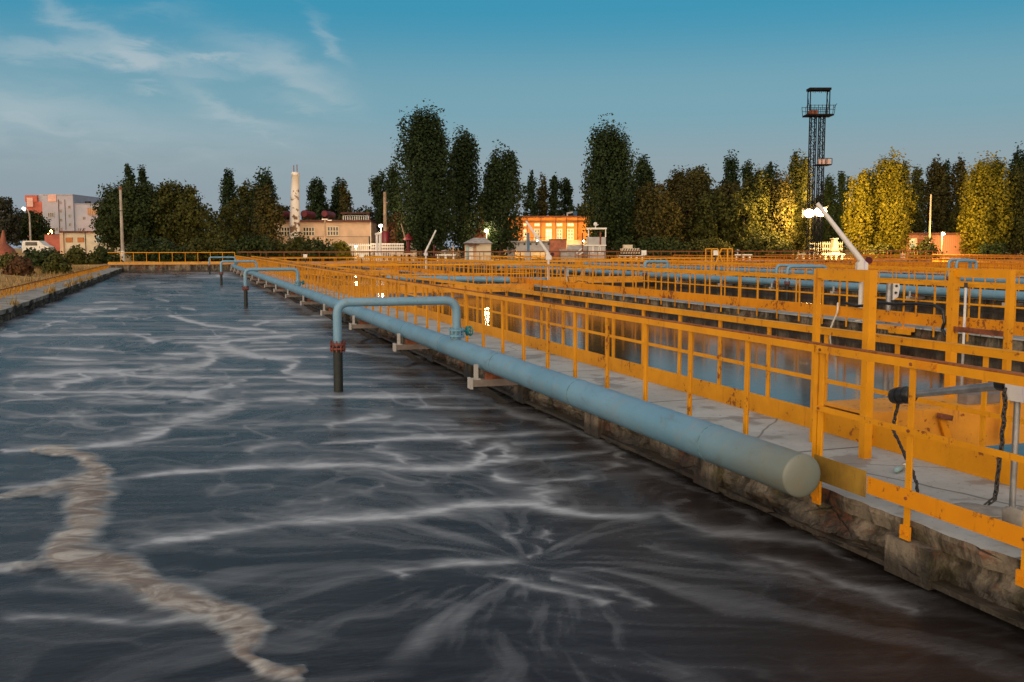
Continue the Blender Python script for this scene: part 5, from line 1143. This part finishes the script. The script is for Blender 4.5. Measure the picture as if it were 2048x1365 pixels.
azw = t.math('ADD', az, t.math('MULTIPLY', t.math('SUBTRACT', nz, .5), .10)); elw = t.math('ADD', el, t.math('MULTIPLY', t.math('SUBTRACT', nz2, .5), .045))
tot = None
for (cx, cy, ang, L, W, am) in [(190, 58, 30, 120, 18, .62), (90, 100, 2, 170, 20, .45), (330, 118, 4, 190, 17, .55), (560, 122, 22, 120, 24, .55), (630, 180, 20, 85, 16, .5), (600, 208, 12, 60, 12, .35), (20, 205, 8, 190, 38, .55), (650, 72, 48, 46, 12, .45),
                                (425, 205, 28, 75, 15, .45), (400, 150, 5, 50, 9, .35), (292, 178, 4, 30, 7, .4), (180, 265, 3, 480, 55, .35), (330, 28, -6, 70, 12, .22), (440, 118, 0, 40, 6, .5), (480, 240, 14, 90, 16, .3)]:
    v = ray(cx, cy).normalized(); v2 = ray(cx + 100 * math.cos(R(ang)), cy + 100 * math.sin(R(ang))).normalized()
    a0, e0 = math.atan2(v.x, v.y), math.asin(v.z); a1, e1 = math.atan2(v2.x, v2.y), math.asin(v2.z); th = math.atan2(e1 - e0, a1 - a0); c, sn = math.cos(th), math.sin(th)
    da = t.math('SUBTRACT', azw, a0); de = t.math('SUBTRACT', elw, e0)
    u = t.math('MULTIPLY', t.math('ADD', t.math('MULTIPLY', da, c), t.math('MULTIPLY', de, sn)), F / L); q = t.math('MULTIPLY', t.math('SUBTRACT', t.math('MULTIPLY', de, c), t.math('MULTIPLY', da, sn)), F / W)
    g = t.math('MULTIPLY', t.math('EXPONENT', t.math('MULTIPLY', t.math('ADD', t.math('MULTIPLY', u, u), t.math('MULTIPLY', q, q)), -1.0)), am)
    tot = g if tot is None else t.math('ADD', tot, g)
cl = t.math('MULTIPLY', tot, t.math('ADD', .45, t.math('MULTIPLY', nz2, 1.0)), clamp=True)
sky1 = t.mix(t.math('MULTIPLY', cl, .70), base, (.43, .50, .55))
# after-glow: warm and brighter behind the camera, high thin light overhead
sdir = (math.sin(SUN_AZ), math.cos(SUN_AZ), 0)
dot = t.math('ADD', t.math('MULTIPLY', X_, sdir[0]), t.math('MULTIPLY', Y__, sdir[1]))
bk = t.math('MULTIPLY', t.ramp(dot, -.30, .8), t.ramp(Z_, 1.0, .1))
hi = t.math('MULTIPLY', t.ramp(Z_, .45, .95), 1.0)
sky2 = t.mix(bk, sky1, (2.05, 1.66, 1.20)); sky2 = t.mix(t.math('MULTIPLY', hi, .75), sky2, (.62, .66, .72))
below = t.ramp(Z_, -.02, -.10); sky2 = t.mix(below, sky2, (.10, .09, .07))
ns = t.add('ShaderNodeTexSky', sky_type='NISHITA', sun_disc=False, sun_elevation=R(2), sun_rotation=SUN_AZ)
nm = t.mix(1.0, ns.outputs[0], (.03, .03, .03), 'MULTIPLY')
fin = t.mix(1.0, sky2, nm, 'ADD')
t.l.new(fin, bg.inputs[0]); bg.inputs[1].default_value = 1.0
sd = bpy.data.lights.new('sun', 'SUN'); sd.energy = 1.6; sd.angle = R(80); sd.color = (1, .82, .62); so = bpy.data.objects.new('sun', sd); COL.objects.link(so)
sv = Vector((math.sin(SUN_AZ) * math.cos(R(12)), math.cos(SUN_AZ) * math.cos(R(12)), math.sin(R(12)))); so.rotation_euler = sv.to_track_quat('Z', 'Y').to_euler(); so.location = (0, -20, 30)

scene.render.engine = 'CYCLES'
scene.cycles.use_denoising = True
scene.cycles.max_bounces = 6; scene.cycles.diffuse_bounces = 3; scene.cycles.glossy_bounces = 3; scene.cycles.sample_clamp_indirect = 4
scene.view_settings.view_transform = 'Standard'; scene.view_settings.look = 'None'; scene.view_settings.exposure = 0.0; scene.view_settings.gamma = 1.0
